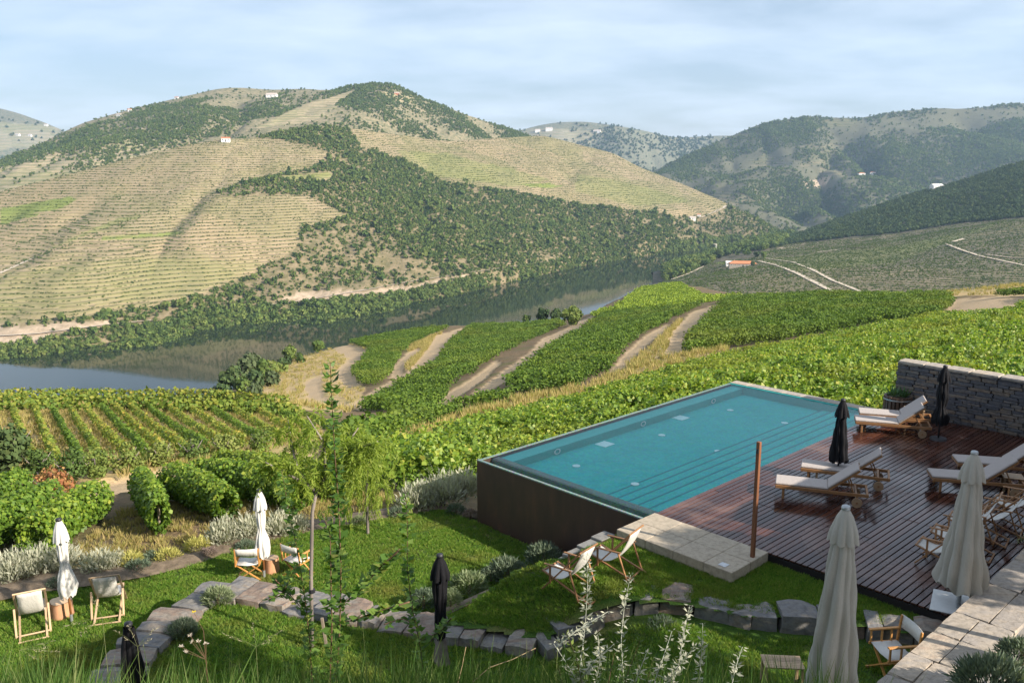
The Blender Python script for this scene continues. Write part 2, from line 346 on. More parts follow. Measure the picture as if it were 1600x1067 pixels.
hill4 = loft('east_mountain', [[(960, 420, 1950), (1100, 405, 2000), (1250, 395, 2050), (1400, 390, 2100), (1900, 380, 2100)],
      [(960, 350, 2500), (1100, 320, 2500), (1250, 300, 2500), (1400, 285, 2500), (1900, 270, 2500)],
      [(960, 300, 3300), (1020, 268, 3300), (1090, 236, 3300), (1140, 214, 3300), (1190, 193, 3300), (1245, 184, 3300), (1270, 182, 3300), (1340, 186, 3300), (1390, 176, 3300), (1450, 170, 3300), (1520, 170, 3300), (1560, 164, 3300), (1600, 162, 3300), (1900, 140, 3300)]],
      960, 1900, 300, 150, hm4, [(0, [(1100, 305), (1180, 290), (1200, 310), (1120, 330)]), (0, [(1210, 190), (1250, 188), (1262, 204), (1215, 204)]), (0, [(1250, 187), (1340, 186), (1330, 200), (1270, 200)]), (0, [(1170, 250), (1200, 240), (1230, 258), (1180, 262)]), (0, [(1250, 230), (1320, 225), (1310, 250), (1250, 262)]), (2, [(1254, 283), (1300, 275), (1290, 290), (1256, 295)]), (0, [(1290, 300), (1340, 302), (1335, 312), (1295, 309)]), (0, [(1280, 262), (1330, 258), (1330, 275), (1285, 275)])], disp=80, gully=110, dscale=.0022, seed=33)
# --- right-hand hill: vineyards below, wood above
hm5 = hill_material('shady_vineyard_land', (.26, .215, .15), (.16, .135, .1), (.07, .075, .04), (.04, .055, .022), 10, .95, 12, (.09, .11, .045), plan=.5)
VIN5 = [(1000, 470), (1030, 440), (1100, 412), (1190, 400), (1200, 384), (1300, 375), (1400, 365), (1500, 350), (1600, 342), (1950, 312), (1950, 520), (1000, 520)]
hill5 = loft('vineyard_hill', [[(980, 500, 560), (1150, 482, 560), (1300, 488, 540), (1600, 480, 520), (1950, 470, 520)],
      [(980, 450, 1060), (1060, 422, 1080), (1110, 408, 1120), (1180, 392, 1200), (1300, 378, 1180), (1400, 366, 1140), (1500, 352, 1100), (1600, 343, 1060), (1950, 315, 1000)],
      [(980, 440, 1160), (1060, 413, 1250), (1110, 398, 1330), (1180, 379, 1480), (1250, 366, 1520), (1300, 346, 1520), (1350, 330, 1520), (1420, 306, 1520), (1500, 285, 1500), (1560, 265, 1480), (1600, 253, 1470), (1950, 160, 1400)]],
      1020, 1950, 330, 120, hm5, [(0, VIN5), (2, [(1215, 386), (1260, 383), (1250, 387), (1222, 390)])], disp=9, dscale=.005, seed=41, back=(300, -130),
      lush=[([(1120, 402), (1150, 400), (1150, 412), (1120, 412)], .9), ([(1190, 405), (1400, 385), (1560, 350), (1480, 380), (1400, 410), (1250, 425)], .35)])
# --- river
tw = NT('river_water'); w_ = tw.coord('World', (1, 1, 1)); nn = tw.noise(w_, .22, 3, .5)
tw.set(Base_Color=(.012, .02, .012), Roughness=.04, IOR=1.33); tw.bump(nn, .045, .25)
rv = MB(); rp = [P(px, py, WATER_Z) for px, py in [(-900, 700), (-900, 570)]]
rv.add([(-1100, 330, WATER_Z), (700, 330, WATER_Z), (700, 1900, WATER_Z), (-1100, 1900, WATER_Z)], [(0, 1, 2, 3)])
tag(rv.build('river', tw.m), kind='structure')

# --- near hillside below the garden: a smooth surface through surveyed points
CTRL = [(-500, 740, 36), (-500, 640, 75), (-500, 624, 96), (0, 740, 36), (0, 640, 75), (0, 624, 96), (150, 690, 50), (300, 740, 36), (300, 660, 66), (300, 625, 98), (450, 690, 50), (450, 640, 85), (430, 628, 95), (450, 600, 190), (370, 600, 205), (400, 578, 238), (480, 560, 262), (540, 541, 290), (545, 640, 120), (500, 690, 55), (600, 690, 60), (560, 600, 170), (600, 560, 230), (620, 521, 320), (700, 620, 120), (700, 560, 200), (700, 511, 330), (760, 600, 125), (850, 540, 210), (870, 506, 320), (800, 660, 75), (920, 590, 105), (960, 575, 115), (1000, 520, 180), (930, 495, 300), (1000, 456, 430), (1060, 445, 480), (1150, 460, 400), (1080, 545, 125), (1120, 475, 250), (1300, 464, 230), (1300, 520, 130), (1480, 462, 190), (1480, 490, 140), (1600, 446, 200), (1600, 482, 120), (2000, 446, 200), (2000, 482, 120)]
CW = [tuple(DY(*c)) for c in CTRL] + [(9.5, 42, -3.6), (14, 40, -3.2), (24, 40, -2.6), (34, 36, -2.2), (-1, 36, -4.7), (4, 37, -4.2), (-3, 28, -2.7), (-8, 25, -2.5), (-14, 22, -2.5), (-9, 31, -3.3), (-14, 29, -3.2), (3, 20, -3), (9, 26, -3), (-5, 16, -2.8), (12, 20, -3), (-22, 26, -3), (-30, 30, -3.8), (-40, 20, -2.5), (45, 30, -2), (45, 18, -1.5), (0, 8, -3)]
CW = np.array(CW)
def tps_fit(P_, z, lam=.6):
    n = len(P_); d = np.linalg.norm(P_[:, None] - P_[None], axis=2); K = np.where(d > 0, d ** 2 * np.log(d + 1e-9), 0) + np.eye(n) * lam
    A = np.zeros((n + 3, n + 3)); A[:n, :n] = K; A[:n, n] = 1; A[:n, n + 1:] = P_; A[n, :n] = 1; A[n + 1:, :n] = P_.T
    return np.linalg.solve(A, np.concatenate([z, np.zeros(3)]))
def warpc(x, y):   # compress the far distance so that near and far points weigh alike
    r = np.sqrt(x * x + y * y) + 1e-6; k = np.log(1 + r / 25) / r * 5; return np.stack([x * k, y * k], -1)
def lin0(x, y): return -.2 * np.sqrt(x * x + y * y)      # mean fall of the slope
TW = tps_fit(warpc(CW[:, 0], CW[:, 1]), CW[:, 2] - lin0(CW[:, 0], CW[:, 1]), .05); TP = warpc(CW[:, 0], CW[:, 1])
YC = [(-900, 97), (300, 100), (345, 190), (400, 245), (480, 272), (540, 300), (620, 326), (700, 336), (870, 332), (930, 335), (1000, 440), (1060, 490), (1150, 410), (1210, 300), (1300, 236), (1480, 197), (1600, 208), (2600, 210)]
def ground(x, y):
    x = np.asarray(x, float); y = np.asarray(y, float); sh = x.shape; q = warpc(x.ravel(), y.ravel()); n = len(TP); out = np.zeros(len(q))
    for i in range(0, len(q), 20000):
        d = np.linalg.norm(q[i:i + 20000, None] - TP[None], axis=2)
        out[i:i + 20000] = np.where(d > 0, d ** 2 * np.log(d + 1e-9), 0) @ TW[:n] + TW[n] + q[i:i + 20000] @ TW[n + 1:]
    z = out.reshape(sh) + lin0(x, y)
    px = 800 + FOC * x / np.maximum(y * .99, 1); d = np.maximum(0, y - lerpk(px, YC))
    z = z - .42 * d * np.minimum(1, d / 25)
    und = .5 * (vnoise(x * .09, y * .09, 77, 3) - .5) * np.clip((y - 40) / 60, 0, 1) * 2
    return np.maximum(z + und, -150)
def gz(x, y): return float(ground(np.array([x]), np.array([y]))[0])
na, nr = 430, 430
ang = np.linspace(R(-41), R(41), na); rad = np.exp(np.linspace(math.log(13), math.log(640), nr))
AA, RR = np.meshgrid(ang, rad); GX = np.sin(AA) * RR; GY = np.cos(AA) * RR; GZ = ground(GX, GY)
NV = np.stack([GX, GY, GZ], -1).reshape(-1, 3); idx = np.arange(na * nr).reshape(nr, na)
NF = np.stack([idx[:-1, :-1], idx[:-1, 1:], idx[1:, 1:], idx[1:, :-1]], -1).reshape(-1, 4)
# land cover in photo survey: tracks (pale), dry banks, vine soil
TRACK = [[(672, 640), (700, 612), (745, 585), (775, 562), (783, 566), (760, 590), (720, 618), (690, 642)],
         [(608, 590), (615, 570), (635, 552), (655, 543), (661, 547), (640, 562), (628, 580), (625, 592)],
         [(950, 582), (975, 552), (1005, 526), (1040, 506), (1050, 508), (1015, 535), (985, 565), (970, 580)],
         [(700, 642), (740, 612), (790, 575), (830, 548), (845, 530), (880, 515), (905, 500), (932, 490), (905, 514), (872, 532), (840, 555), (800, 590), (745, 622)],
         [(1035, 562), (1050, 520), (1080, 487), (1136, 470), (1108, 492), (1085, 514), (1078, 532), (1070, 550)],
         [(640, 578), (668, 545), (680, 525), (740, 506), (702, 530), (693, 548), (688, 562), (650, 580), (560, 640), (535, 638), (600, 600)],
         [(541, 537), (576, 548), (550, 580), (565, 608), (540, 605), (522, 582), (545, 560), (515, 545)],
         [(480, 620), (472, 600), (490, 588), (512, 584), (500, 600), (510, 625), (550, 630), (520, 640)],
         [(1475, 492), (1490, 466), (1610, 460), (1610, 470), (1580, 482), (1550, 487), (1510, 492)],
         [(60, 775), (120, 758), (200, 742), (300, 728), (420, 712), (500, 702), (505, 708), (430, 722), (320, 742), (250, 760), (150, 775), (80, 785)]]
DRY = [[(590, 690), (660, 668), (730, 645), (800, 625), (870, 612), (920, 600), (960, 586), (1050, 558), (1130, 542), (1140, 550), (1090, 562), (1000, 592), (930, 614), (860, 632), (760, 657), (700, 672), (620, 700)],
       [(400, 620), (400, 590), (470, 556), (520, 540), (580, 540), (560, 580), (570, 610), (545, 645), (470, 640)],
       [(1040, 520), (1060, 500), (1075, 510), (1050, 545), (990, 580), (975, 578)], [(640, 540), (690, 520), (690, 555), (640, 585), (630, 570)], [(1180, 450), (1600, 438), (1610, 462), (1480, 462), (1300, 458)],
       [(-60, 745), (-60, 632), (120, 628), (300, 632), (480, 650), (520, 690), (400, 720), (200, 755)]]
qx, qy = proj(NV); jx = qx + 3 * (vnoise(NV[:, 0] * .4, NV[:, 1] * .4, 3) - .5); jy = qy + 2.5 * (vnoise(NV[:, 0] * .4, NV[:, 1] * .4, 5) - .5)
nz_ = np.zeros((len(NV), 4)); nz_[:, 3] = 1
for p in DRY: nz_[inpoly(jx, jy, p), 1] = 1
for p in TRACK:
    s = inpoly(jx, jy, p); nz_[s, 0] = 1; NV[s, 2] -= .25
tm = NT('vineyard_soil'); zc = tm.attr('zone', 'Color'); sp_ = tm.new('ShaderNodeSeparateColor'); tm.l.new(zc, sp_.inputs[0])
w_ = tm.coord('World'); f1 = tm.noise(w_, 1.6, 6, .65); f2 = tm.noise(w_, .13, 4); f3 = tm.noise(w_, 7, 4)
so_ = tm.mix(tm.ramp(f1, [(.35, 0), (.65, 1)]), (.2, .14, .085), (.11, .085, .05)); so_ = tm.mix(tm.math('MULTIPLY', tm.ramp(f2, [(.5, 0), (.7, 1)]), .6), so_, (.1, .12, .035))
dr_ = tm.mix(tm.ramp(f1, [(.3, 0), (.7, 1)]), (.5, .37, .19), (.33, .24, .12)); dr_ = tm.mix(tm.math('MULTIPLY', tm.ramp(f2, [(.48, 0), (.66, 1)]), .5), dr_, (.27, .26, .07))
tr_ = tm.mix(tm.ramp(f3, [(.3, 0), (.7, 1)]), (.44, .33, .21), (.33, .25, .155))
cc = tm.mix(sp_.outputs[1], so_, dr_); cc = tm.mix(sp_.outputs[0], cc, tr_)
tm.set(Base_Color=cc, Roughness=.95); tm.b.inputs['Specular IOR Level'].default_value = .1; tm.bump(tm.math('ADD', f1, f3), .5, .12)
nt_o = link('hillside', npmesh('hillside', NV, NF, True, {'zone': ('FLOAT_COLOR', nz_)}), tm.m); tag(nt_o, kind='structure'); reg(nt_o)
# ================================================================== FOLIAGE TOOLS
def unit(v): return v / (np.linalg.norm(v, axis=-1, keepdims=True) + 1e-9)
def leafquads(c, d, nrm, L, W, fold=.18):
    """pointed leaves: centre base c, axis d, face normal nrm, length L, width W -> V, F"""
    d = unit(d); nrm = unit(nrm - d * (nrm * d).sum(-1, keepdims=True)); s = np.cross(d, nrm); L = np.asarray(L)[..., None]; W = np.asarray(W)[..., None]
    v0 = c; v1 = c + d * L * .45 + s * W * .5 - nrm * W * fold; v2 = c + d * L; v3 = c + d * L * .45 - s * W * .5 - nrm * W * fold
    V = np.stack([v0, v1, v2, v3], 1).reshape(-1, 3); n = len(c); F = np.arange(4 * n).reshape(n, 4); return V, F
def rdir(n, r=RNG): return unit(r.normal(size=(n, 3)))
def leafmesh(name, parts, mat):
    """parts: list of (V,F,lv per leaf)"""
    Vs, Fs, ls, off = [], [], [], 0
    for V, F, lv in parts:
        Vs.append(V); Fs.append(F + off); off += len(V); ls.append(np.repeat(lv, 4))
    me = npmesh(name, np.concatenate(Vs), np.concatenate(Fs), False, {'lv': ('FLOAT', np.concatenate(ls))}); me.materials.append(mat); return me
def crown(name, mat, n, size=.5, rx=1, ry=1, rz=.9, seed=0, zc=.75, shell=.62, lobes=6, out=.75):
    """leafy clump about 1 m in radius: leaf faces spread over several uneven lobes"""
    r = np.random.default_rng(seed); lc = rdir(lobes, r) * r.uniform(.25, .62, (lobes, 1)); lr = r.uniform(.38, .62, lobes)
    k = r.integers(0, lobes, n); d = rdir(n, r); rr = lr[k] * (shell + (1 - shell) * r.random(n)); c = lc[k] + d * rr[:, None]
    c *= (rx, ry, rz); c[:, 2] += zc * rz
    nr = unit(d * out + rdir(n, r) * (1 - out)); ax = np.cross(nr, rdir(n, r)); s = size * r.uniform(.6, 1.25, n)
    V, F = leafquads(c - unit(ax) * s[:, None] * .5, ax, nr, s, s * .8)
    return leafmesh(name, [(V, F, r.random(n))], mat)
PROTO = {}
def proto_col(name, meshes):
    c = bpy.data.collections.new(name)
    for m in meshes: c.objects.link(bpy.data.objects.new(m.name, m))
    PROTO[name] = c; return c
def gn_group(col):
    g = bpy.data.node_groups.new('scatter_' + col.name, 'GeometryNodeTree'); g.interface.new_socket('Geometry', in_out='INPUT', socket_type='NodeSocketGeometry'); g.interface.new_socket('Geometry', in_out='OUTPUT', socket_type='NodeSocketGeometry')
    N, L = g.nodes, g.links; gi = N.new('NodeGroupInput'); go = N.new('NodeGroupOutput'); ip = N.new('GeometryNodeInstanceOnPoints'); ci = N.new('GeometryNodeCollectionInfo')
    ci.inputs[0].default_value = col; ci.inputs[1].default_value = True; ci.inputs[2].default_value = True
    L.new(gi.outputs[0], ip.inputs['Points']); L.new(ci.outputs[0], ip.inputs['Instance']); ip.inputs['Pick Instance'].default_value = True
    def na_(n, ty):
        a = N.new('GeometryNodeInputNamedAttribute'); a.data_type = ty; a.inputs[0].default_value = n; return a.outputs[0]
    L.new(na_('pi', 'INT'), ip.inputs['Instance Index']); L.new(na_('rot', 'FLOAT_VECTOR'), ip.inputs['Rotation']); L.new(na_('sc', 'FLOAT_VECTOR'), ip.inputs['Scale'])
    L.new(ip.outputs[0], go.inputs[0]); return g
GNG = {}
def scatter(name, pts, sc, col, label=None, cat=None, rot=None, seed=1, parent=None, rz=None):
    pts = np.asarray(pts, np.float32); n = len(pts); r = np.random.default_rng(seed)
    if n == 0: return None
    sc = np.asarray(sc, np.float32); sc = np.repeat(sc[:, None], 3, 1) if sc.ndim == 1 else sc
    if rot is None:
        rot = np.zeros((n, 3), np.float32); rot[:, 2] = r.uniform(0, 6.283, n) if rz is None else rz
    me = bpy.data.meshes.new(name); me.vertices.add(n); me.vertices.foreach_set('co', pts.ravel())
    for nm, ty, d in (('sc', 'FLOAT_VECTOR', sc), ('rot', 'FLOAT_VECTOR', rot), ('pi', 'INT', r.integers(0, len(PROTO[col].objects), n))):
        a = me.attributes.new(nm, ty, 'POINT'); a.data.foreach_set('vector' if ty == 'FLOAT_VECTOR' else 'value', np.ascontiguousarray(d, np.int32 if ty == 'INT' else np.float32).ravel())
    if col not in GNG: GNG[col] = gn_group(PROTO[col])
    o = link(name, me, None, parent); m = o.modifiers.new('scatter', 'NODES'); m.node_group = GNG[col]
    return tag(o, label, cat if not parent else None, kind='stuff')

def foliage2(*a): return foliage(*a, inst=.6)
M_scrub = foliage2('scrub_leaves', [(.045, .08, .022), (.075, .12, .03), (.115, .155, .038), (.17, .19, .055)], .15, .8, .1)
M_wood = foliage2('woodland_leaves', [(.035, .065, .028), (.055, .09, .035), (.08, .115, .04), (.115, .135, .05)], .12, .8, .1)
M_bank = foliage2('riverbank_leaves', [(.045, .085, .022), (.09, .14, .035), (.15, .2, .045), (.24, .26, .08)], .2, .7, .15)
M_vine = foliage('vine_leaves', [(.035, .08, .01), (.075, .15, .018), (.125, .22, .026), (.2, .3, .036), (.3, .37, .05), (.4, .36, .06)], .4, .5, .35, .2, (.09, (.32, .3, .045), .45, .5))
M_vinef = foliage('vine_leaves_far', [(.035, .075, .012), (.075, .135, .018), (.125, .2, .026), (.2, .27, .036)], .3, .6, .2, .25, (.05, (.2, .22, .035), .5, .5))
M_vinel = foliage('vine_leaves_bright', [(.12, .2, .02), (.18, .27, .028), (.25, .33, .035), (.3, .36, .04)], .3, .6, .2)
M_vdry = foliage('vine_leaves_autumn', [(.06, .11, .02), (.11, .18, .03), (.18, .24, .035), (.28, .29, .05), (.36, .26, .05)], .35, .6, .25)
M_dgrass = foliage('dry_grass', [(.5, .38, .18), (.42, .33, .15), (.3, .27, .09), (.24, .27, .07)], .3, .8, .1)

proto_col('scrub', [crown('scrub%d' % i, M_scrub, 46, .62, seed=i) for i in range(5)])
proto_col('wood', [crown('wood%d' % i, M_wood, 60, .55, rz=1.05, seed=20 + i) for i in range(5)])
proto_col('banktree', [crown('bank%d' % i, M_bank, 110, .42, rz=1.15, seed=40 + i, lobes=9) for i in range(5)])
def vineclump(nm, mat, n, size, seed, wx=.62, wy=.38, h=1.5):
    r = np.random.default_rng(seed); c = np.stack([r.uniform(-wx, wx, n), r.normal(0, wy * .5, n), .35 + (h - .35) * r.beta(1.7, 1.1, n)], 1)
    d = unit(c - (0, 0, .75) + r.normal(0, .35, (n, 3))) * (.6, 1, 1); nr = unit(d + r.normal(0, .5, (n, 3)) + (0, 0, .35)); ax = np.cross(nr, rdir(n, r)); ax[:, 2] -= .35
    s = size * r.uniform(.7, 1.3, n); V, F = leafquads(c, ax, nr, s, s * .95); lv = np.clip(.12 + .5 * (c[:, 2] / h) + r.normal(0, .22, n), 0, 1)  # lower leaves darker: shade inside the row put into their colour
    return leafmesh(nm, [(V, F, lv)], mat)
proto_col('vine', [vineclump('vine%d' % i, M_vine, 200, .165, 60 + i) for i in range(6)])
proto_col('vinefar', [vineclump('vinefar%d' % i, M_vinef, 90, .26, 70 + i, wx=.9, wy=.3) for i in range(5)])
proto_col('vinebright', [vineclump('vinebright%d' % i, M_vinel, 44, .5, 80 + i, wx=1.4, h=1.7) for i in range(4)])
def tuft(nm, mat, n, h, spread, w, seed, lean=.35, rad=.03):
    r = np.random.default_rng(seed); a = r.uniform(0, 6.283, n); rr = rad * np.sqrt(r.random(n)); c = np.stack([rr * np.cos(a), rr * np.sin(a), np.zeros(n)], 1)
    d = np.stack([np.cos(a) * lean * r.uniform(.1, 1.3, n), np.sin(a) * lean * r.uniform(.1, 1.3, n), np.ones(n)], 1); nr = np.stack([-np.sin(a), np.cos(a), np.zeros(n)], 1) + r.normal(0, .5, (n, 3))
    L = h * r.uniform(.5, 1.15, n); V, F = leafquads(c, d, nr, L, w * np.ones(n), .1)
    return leafmesh(nm, [(V, F, r.random(n))], mat)
proto_col('drytuft', [tuft('drytuft%d' % i, M_dgrass, 26, .75, .3, .06, 90 + i, .55, .25) for i in range(4)])

def grid_points(name, n, inside, seed, outside=()):
    """random points on a hill, kept where the survey polygons say so"""
    L, z = o_grid[name]; r = np.random.default_rng(seed); nt, nx = L.shape[:2]
    A = np.linalg.norm(np.cross(L[1:, :-1] - L[:-1, :-1], L[:-1, 1:] - L[:-1, :-1]), axis=2)
    pr = A.ravel() / A.sum(); k = r.choice(len(pr), n, p=pr); i, j = k // (nx - 1), k % (nx - 1); u, v = r.random(n)[:, None], r.random(n)[:, None]
    p = (L[i, j] * (1 - u) + L[i, j + 1] * u) * (1 - v) + (L[i + 1, j] * (1 - u) + L[i + 1, j + 1] * u) * v
    qx, qy = proj(p); qx = qx + 8 * (vnoise(p[:, 0] * .03, p[:, 1] * .03, 9) - .5); qy = qy + 4 * (vnoise(p[:, 0] * .03, p[:, 1] * .03, 19) - .5)
    k = np.zeros(n, bool)
    for pl in inside: k |= inpoly(qx, qy, pl)
    for pl in outside: k &= ~inpoly(qx, qy, pl)
    return p[k]
ALL = [(-2000, -500), (3000, -500), (3000, 1500), (-2000, 1500)]
def dens(p, sc, lo, hi, seed, r):
    n = vnoise(p[:, 0] * sc, p[:, 1] * sc, seed, 4); return p[r.random(len(p)) < np.clip((n - lo) / (hi - lo), .03, 1)]
r_ = np.random.default_rng(5)
NOROCK = [VIN1, VIN2, VIN3, ROCK1, ROCK2]
p = grid_points('terraced_hill', 84000, [ALL], 1, NOROCK); qx, qy = proj(p)
DRYSPUR = [(1045, 330), (1140, 312), (1240, 365), (1240, 400), (1060, 385)]; SUNSLOPE = [(400, 440), (480, 360), (560, 345), (640, 390), (700, 440), (600, 450), (460, 470)]
thin = np.where(inpoly(qx, qy, DRYSPUR), .3, np.where(inpoly(qx, qy, SUNSLOPE), .42, 1.0)); p = p[r_.random(len(p)) < thin]
p = dens(p, .02, .15, .45, 8, r_)
s = r_.uniform(.8, 2.1, len(p)) * np.where(r_.random(len(p)) < .25, 1.7, 1) * np.where(r_.random(len(p)) < .06, 1.9, 1)
scatter('hill_scrub', p - (0, 0, .3), s * 1.25, 'scrub', 'olive green scrub covering the hillside across the river', 'scrub')
# terraced vine rows on the far hill: low vines strung along the contours
M_vhill = foliage('hill_vines', [(.04, .07, .018), (.07, .11, .026), (.11, .155, .038), (.19, .21, .06)], .25, .8, .1, .5)
proto_col('hillvine', [crown('hillvine%d' % i, M_vhill, 16, .75, 1.5, .8, .7, seed=140 + i, zc=.4, lobes=4) for i in range(4)])
p = grid_points('terraced_hill', 330000, [VIN1, VIN2], 12); qx, qy = proj(p)
pc = np.floor(vnoise(p[:, 0] * .008, p[:, 1] * .008, 91, 2) * 14); off = (pc * .37) % 1; per = 3.0 + .5 * np.sin(pc * 2.1)
ph = (p[:, 2] + 5 * vnoise(p[:, 0] * .006, p[:, 1] * .006, 92, 2)) / per + off; fr = ph - np.floor(ph); gapk = vnoise(p[:, 0] * .05, p[:, 1] * .05, 95, 3)
k = (fr < .2) & (r_.random(len(p)) < np.clip((gapk - .2) * 4, .2, 1)); p = p[k]; print('hillvines', len(p))
scatter('hill_vine_rows', p, r_.uniform(.7, 1.4, len(p)), 'hillvine', 'thin contour rows of vines on the terraced hill across the river', 'vines')
# terrace hedges and lone shrubs among the vines
p = grid_points('terraced_hill', 26000, [VIN1, VIN2], 2); qx, qy = proj(p)
ed = np.abs(np.sin(qx * .012 + qy * .03)) < .03
lines = [[(-60, 437), (0, 425), (200, 345), (340, 302)], [(0, 420), (215, 345), (330, 318)], [(60, 400), (230, 340)], [(200, 405), (340, 335)], [(0, 300), (220, 242), (352, 216)]]
k = np.zeros(len(p), bool)
for ln in lines:
    lx = [a[0] for a in ln]; ly = np.interp(qx, lx, [a[1] for a in ln]); k |= (np.abs(qy - ly) < 2.0) & (qx > lx[0]) & (qx < lx[-1])
pp = p[k]; scatter('terrace_hedge_scrub', pp, r_.uniform(.6, 1.3, len(pp)), 'scrub', 'dark hedge lines running up between the terraced vineyards', 'hedge')
pp = p[~k][::28]; scatter('terrace_shrubs', pp, r_.uniform(.7, 1.6, len(pp)), 'scrub', 'scattered small shrubs among the terraced vines across the river', 'shrubs')
p = grid_points('back_ridge', 80000, [FOR2], 3); p = dens(p, .01, .3, .62, 34, r_); scatter('ridge_wood', p, r_.uniform(1.4, 4.2, len(p)), 'scrub', 'dense wood on the central peak across the river', 'wood')
p = grid_points('back_ridge', 50000, [ALL], 4, [FOR2, V2b]); p = dens(p, .006, .34, .6, 31, r_); scatter('ridge_scrub', p, r_.uniform(1.8, 4.0, len(p)), 'scrub', 'scrub and small trees dotted over the back ridge', 'scrub')
p = grid_points('east_mountain', 110000, [ALL], 5); p = dens(p, .005, .34, .62, 51, r_); scatter('mountain_wood', p, r_.uniform(1.6, 5.5, len(p)), 'scrub', 'hazy blue green wood on the right-hand mountain', 'wood')
for nm, sd in (('distant_hill', 61), ('distant_ridge', 62)):
    p = grid_points(nm, 9000, [ALL], sd); p = dens(p, .002, .4, .6, sd, r_); scatter(nm + '_wood', p, r_.uniform(5, 9, len(p)), 'wood', 'pale hazy woods on the ' + ('farthest hill at the left' if sd == 61 else 'farthest ridge in the centre'), 'wood')
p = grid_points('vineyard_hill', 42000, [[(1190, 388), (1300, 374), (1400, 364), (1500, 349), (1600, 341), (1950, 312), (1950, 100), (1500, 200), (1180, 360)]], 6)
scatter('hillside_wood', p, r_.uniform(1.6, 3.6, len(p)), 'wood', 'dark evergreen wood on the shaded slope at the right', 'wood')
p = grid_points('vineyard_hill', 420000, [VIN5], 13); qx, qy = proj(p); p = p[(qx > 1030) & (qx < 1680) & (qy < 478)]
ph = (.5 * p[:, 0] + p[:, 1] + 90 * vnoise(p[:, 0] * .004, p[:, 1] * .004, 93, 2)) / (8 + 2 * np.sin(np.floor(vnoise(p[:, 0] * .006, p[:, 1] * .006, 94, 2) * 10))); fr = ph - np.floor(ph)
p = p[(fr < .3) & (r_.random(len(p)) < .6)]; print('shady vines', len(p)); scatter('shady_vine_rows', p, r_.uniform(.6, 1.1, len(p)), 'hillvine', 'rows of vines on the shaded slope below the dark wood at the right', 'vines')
# trees along both river banks
p = grid_points('terraced_hill', 90000, [[(a, b + 14) for a, b in bank[1:]] + [(1230, 372), (1120, 376), (1050, 378), (1000, 388), (900, 402), (800, 419), (700, 439), (600, 462), (500, 474), (420, 480), (330, 487), (250, 505), (170, 525), (0, 540)]], 7)
p = dens(p, .03, .25, .5, 71, r_); qx, qy = proj(p); s = r_.uniform(1.6, 4.8, len(p)) * np.where(r_.random(len(p)) < .12, 1.5, 1) * np.where(qx < 200, .8, 1) * np.interp(qx, [500, 800, 1050], [1, .7, .5])
scatter('riverbank_trees', p - (0, 0, 1), s, 'banktree', 'band of green trees and reeds along the far river bank', 'trees')
p = grid_points('terraced_hill', 8000, [[(-100, 520), (190, 498), (340, 480), (330, 495), (170, 512), (-100, 535)]], 17); p = dens(p, .03, .4, .6, 72, r_)
scatter('roadside_shrubs', p, r_.uniform(1.5, 3.2, len(p)), 'banktree', 'green shrubs beside the road at the foot of the terraces', 'shrubs')
p = grid_points('vineyard_hill', 30000, [[(1035, 440), (1040, 395), (1070, 375), (1110, 372), (1170, 375), (1230, 372), (1225, 382), (1190, 392), (1150, 396), (1120, 402), (1110, 412), (1080, 425)]], 8)
q = grid_points('terraced_hill', 60000, [[(1030, 400), (1060, 378), (1240, 366), (1240, 395), (1120, 400), (1040, 415)]], 81)
p = np.concatenate([p[:1100], q[:700]]); scatter('promontory_trees', p, r_.uniform(2.5, 6.5, len(p)), 'banktree', 'clump of dark trees on the point beside the red-roofed house', 'trees')

# ------------------------------------------------------------------ near vineyards
def wpoly(pl): return [tuple(hit(x, y, ('hillside',)) or DY(x, y, 300)) for x, y in pl]
def vblock(name, pl, ang, gap, step, col, label, sc=1.0, jit=.25, seed=1, miss=.03):
    W = wpoly(pl); r = np.random.default_rng(seed); X = np.array([w[0] for w in W]); Y = np.array([w[1] for w in W]); ca, sa = math.cos(ang), math.sin(ang)
    U = X * ca + Y * sa; Vv = -X * sa + Y * ca
    u = np.arange(U.min(), U.max(), step); v = np.arange(Vv.min(), Vv.max(), gap); uu, vv = np.meshgrid(u, v); uu = uu.ravel() + r.normal(0, jit, uu.size); vv = vv.ravel()
    vv = vv + .9 * (vnoise(uu * .02, vv * .02, 12) - .5) * 6 * .3 + r.normal(0, .08, vv.size)
    x = uu * ca - vv * sa; y = uu * sa + vv * ca; k = inpoly(x, y, W) & (r.random(len(x)) > miss); x, y = x[k], y[k]
    k = ~inpoly(x, y, GARDEN); x, y = x[k], y[k]
    z = ground(x, y); k = np.ones(len(x), bool)
    for dz_ in (.2, 1.0):
        ax_, ay_ = proj(np.stack([x, y, z + dz_], 1))
        for pl_ in TRACK + [DRY[0], DRY[2], DRY[3]]: k &= ~inpoly(ax_, ay_, pl_)
    x, y, z = x[k], y[k], z[k]; s = sc * r.uniform(.8, 1.2, len(x)); rz = ang + r.normal(0, .25, len(x)) + np.where(r.random(len(x)) < .5, math.pi, 0)
    rot = np.zeros((len(x), 3)); rot[:, 2] = rz
    S = np.stack([s * 1.05, s, s * r.uniform(.85, 1.15, len(x))], 1)
    print(name, len(x)); return scatter(name, np.stack([x, y, z - .1], 1), S, col, label, 'vines', rot=rot, seed=seed)
GARDEN = [tuple(G(-16, 14)), tuple(G(-7, 0)), tuple(P(-200, 930, -2)), tuple(P(0, 925, -2)), tuple(P(250, 876, -2)), tuple(P(370, 845, -2)), tuple(P(560, 808, -2)), tuple(P(690, 785, -2)), tuple(G(.3, -.8)), tuple(G(13.9, -.7)), tuple(G(14.6, 6)), tuple(G(14.8, 20)), tuple(G(-10, 30))]
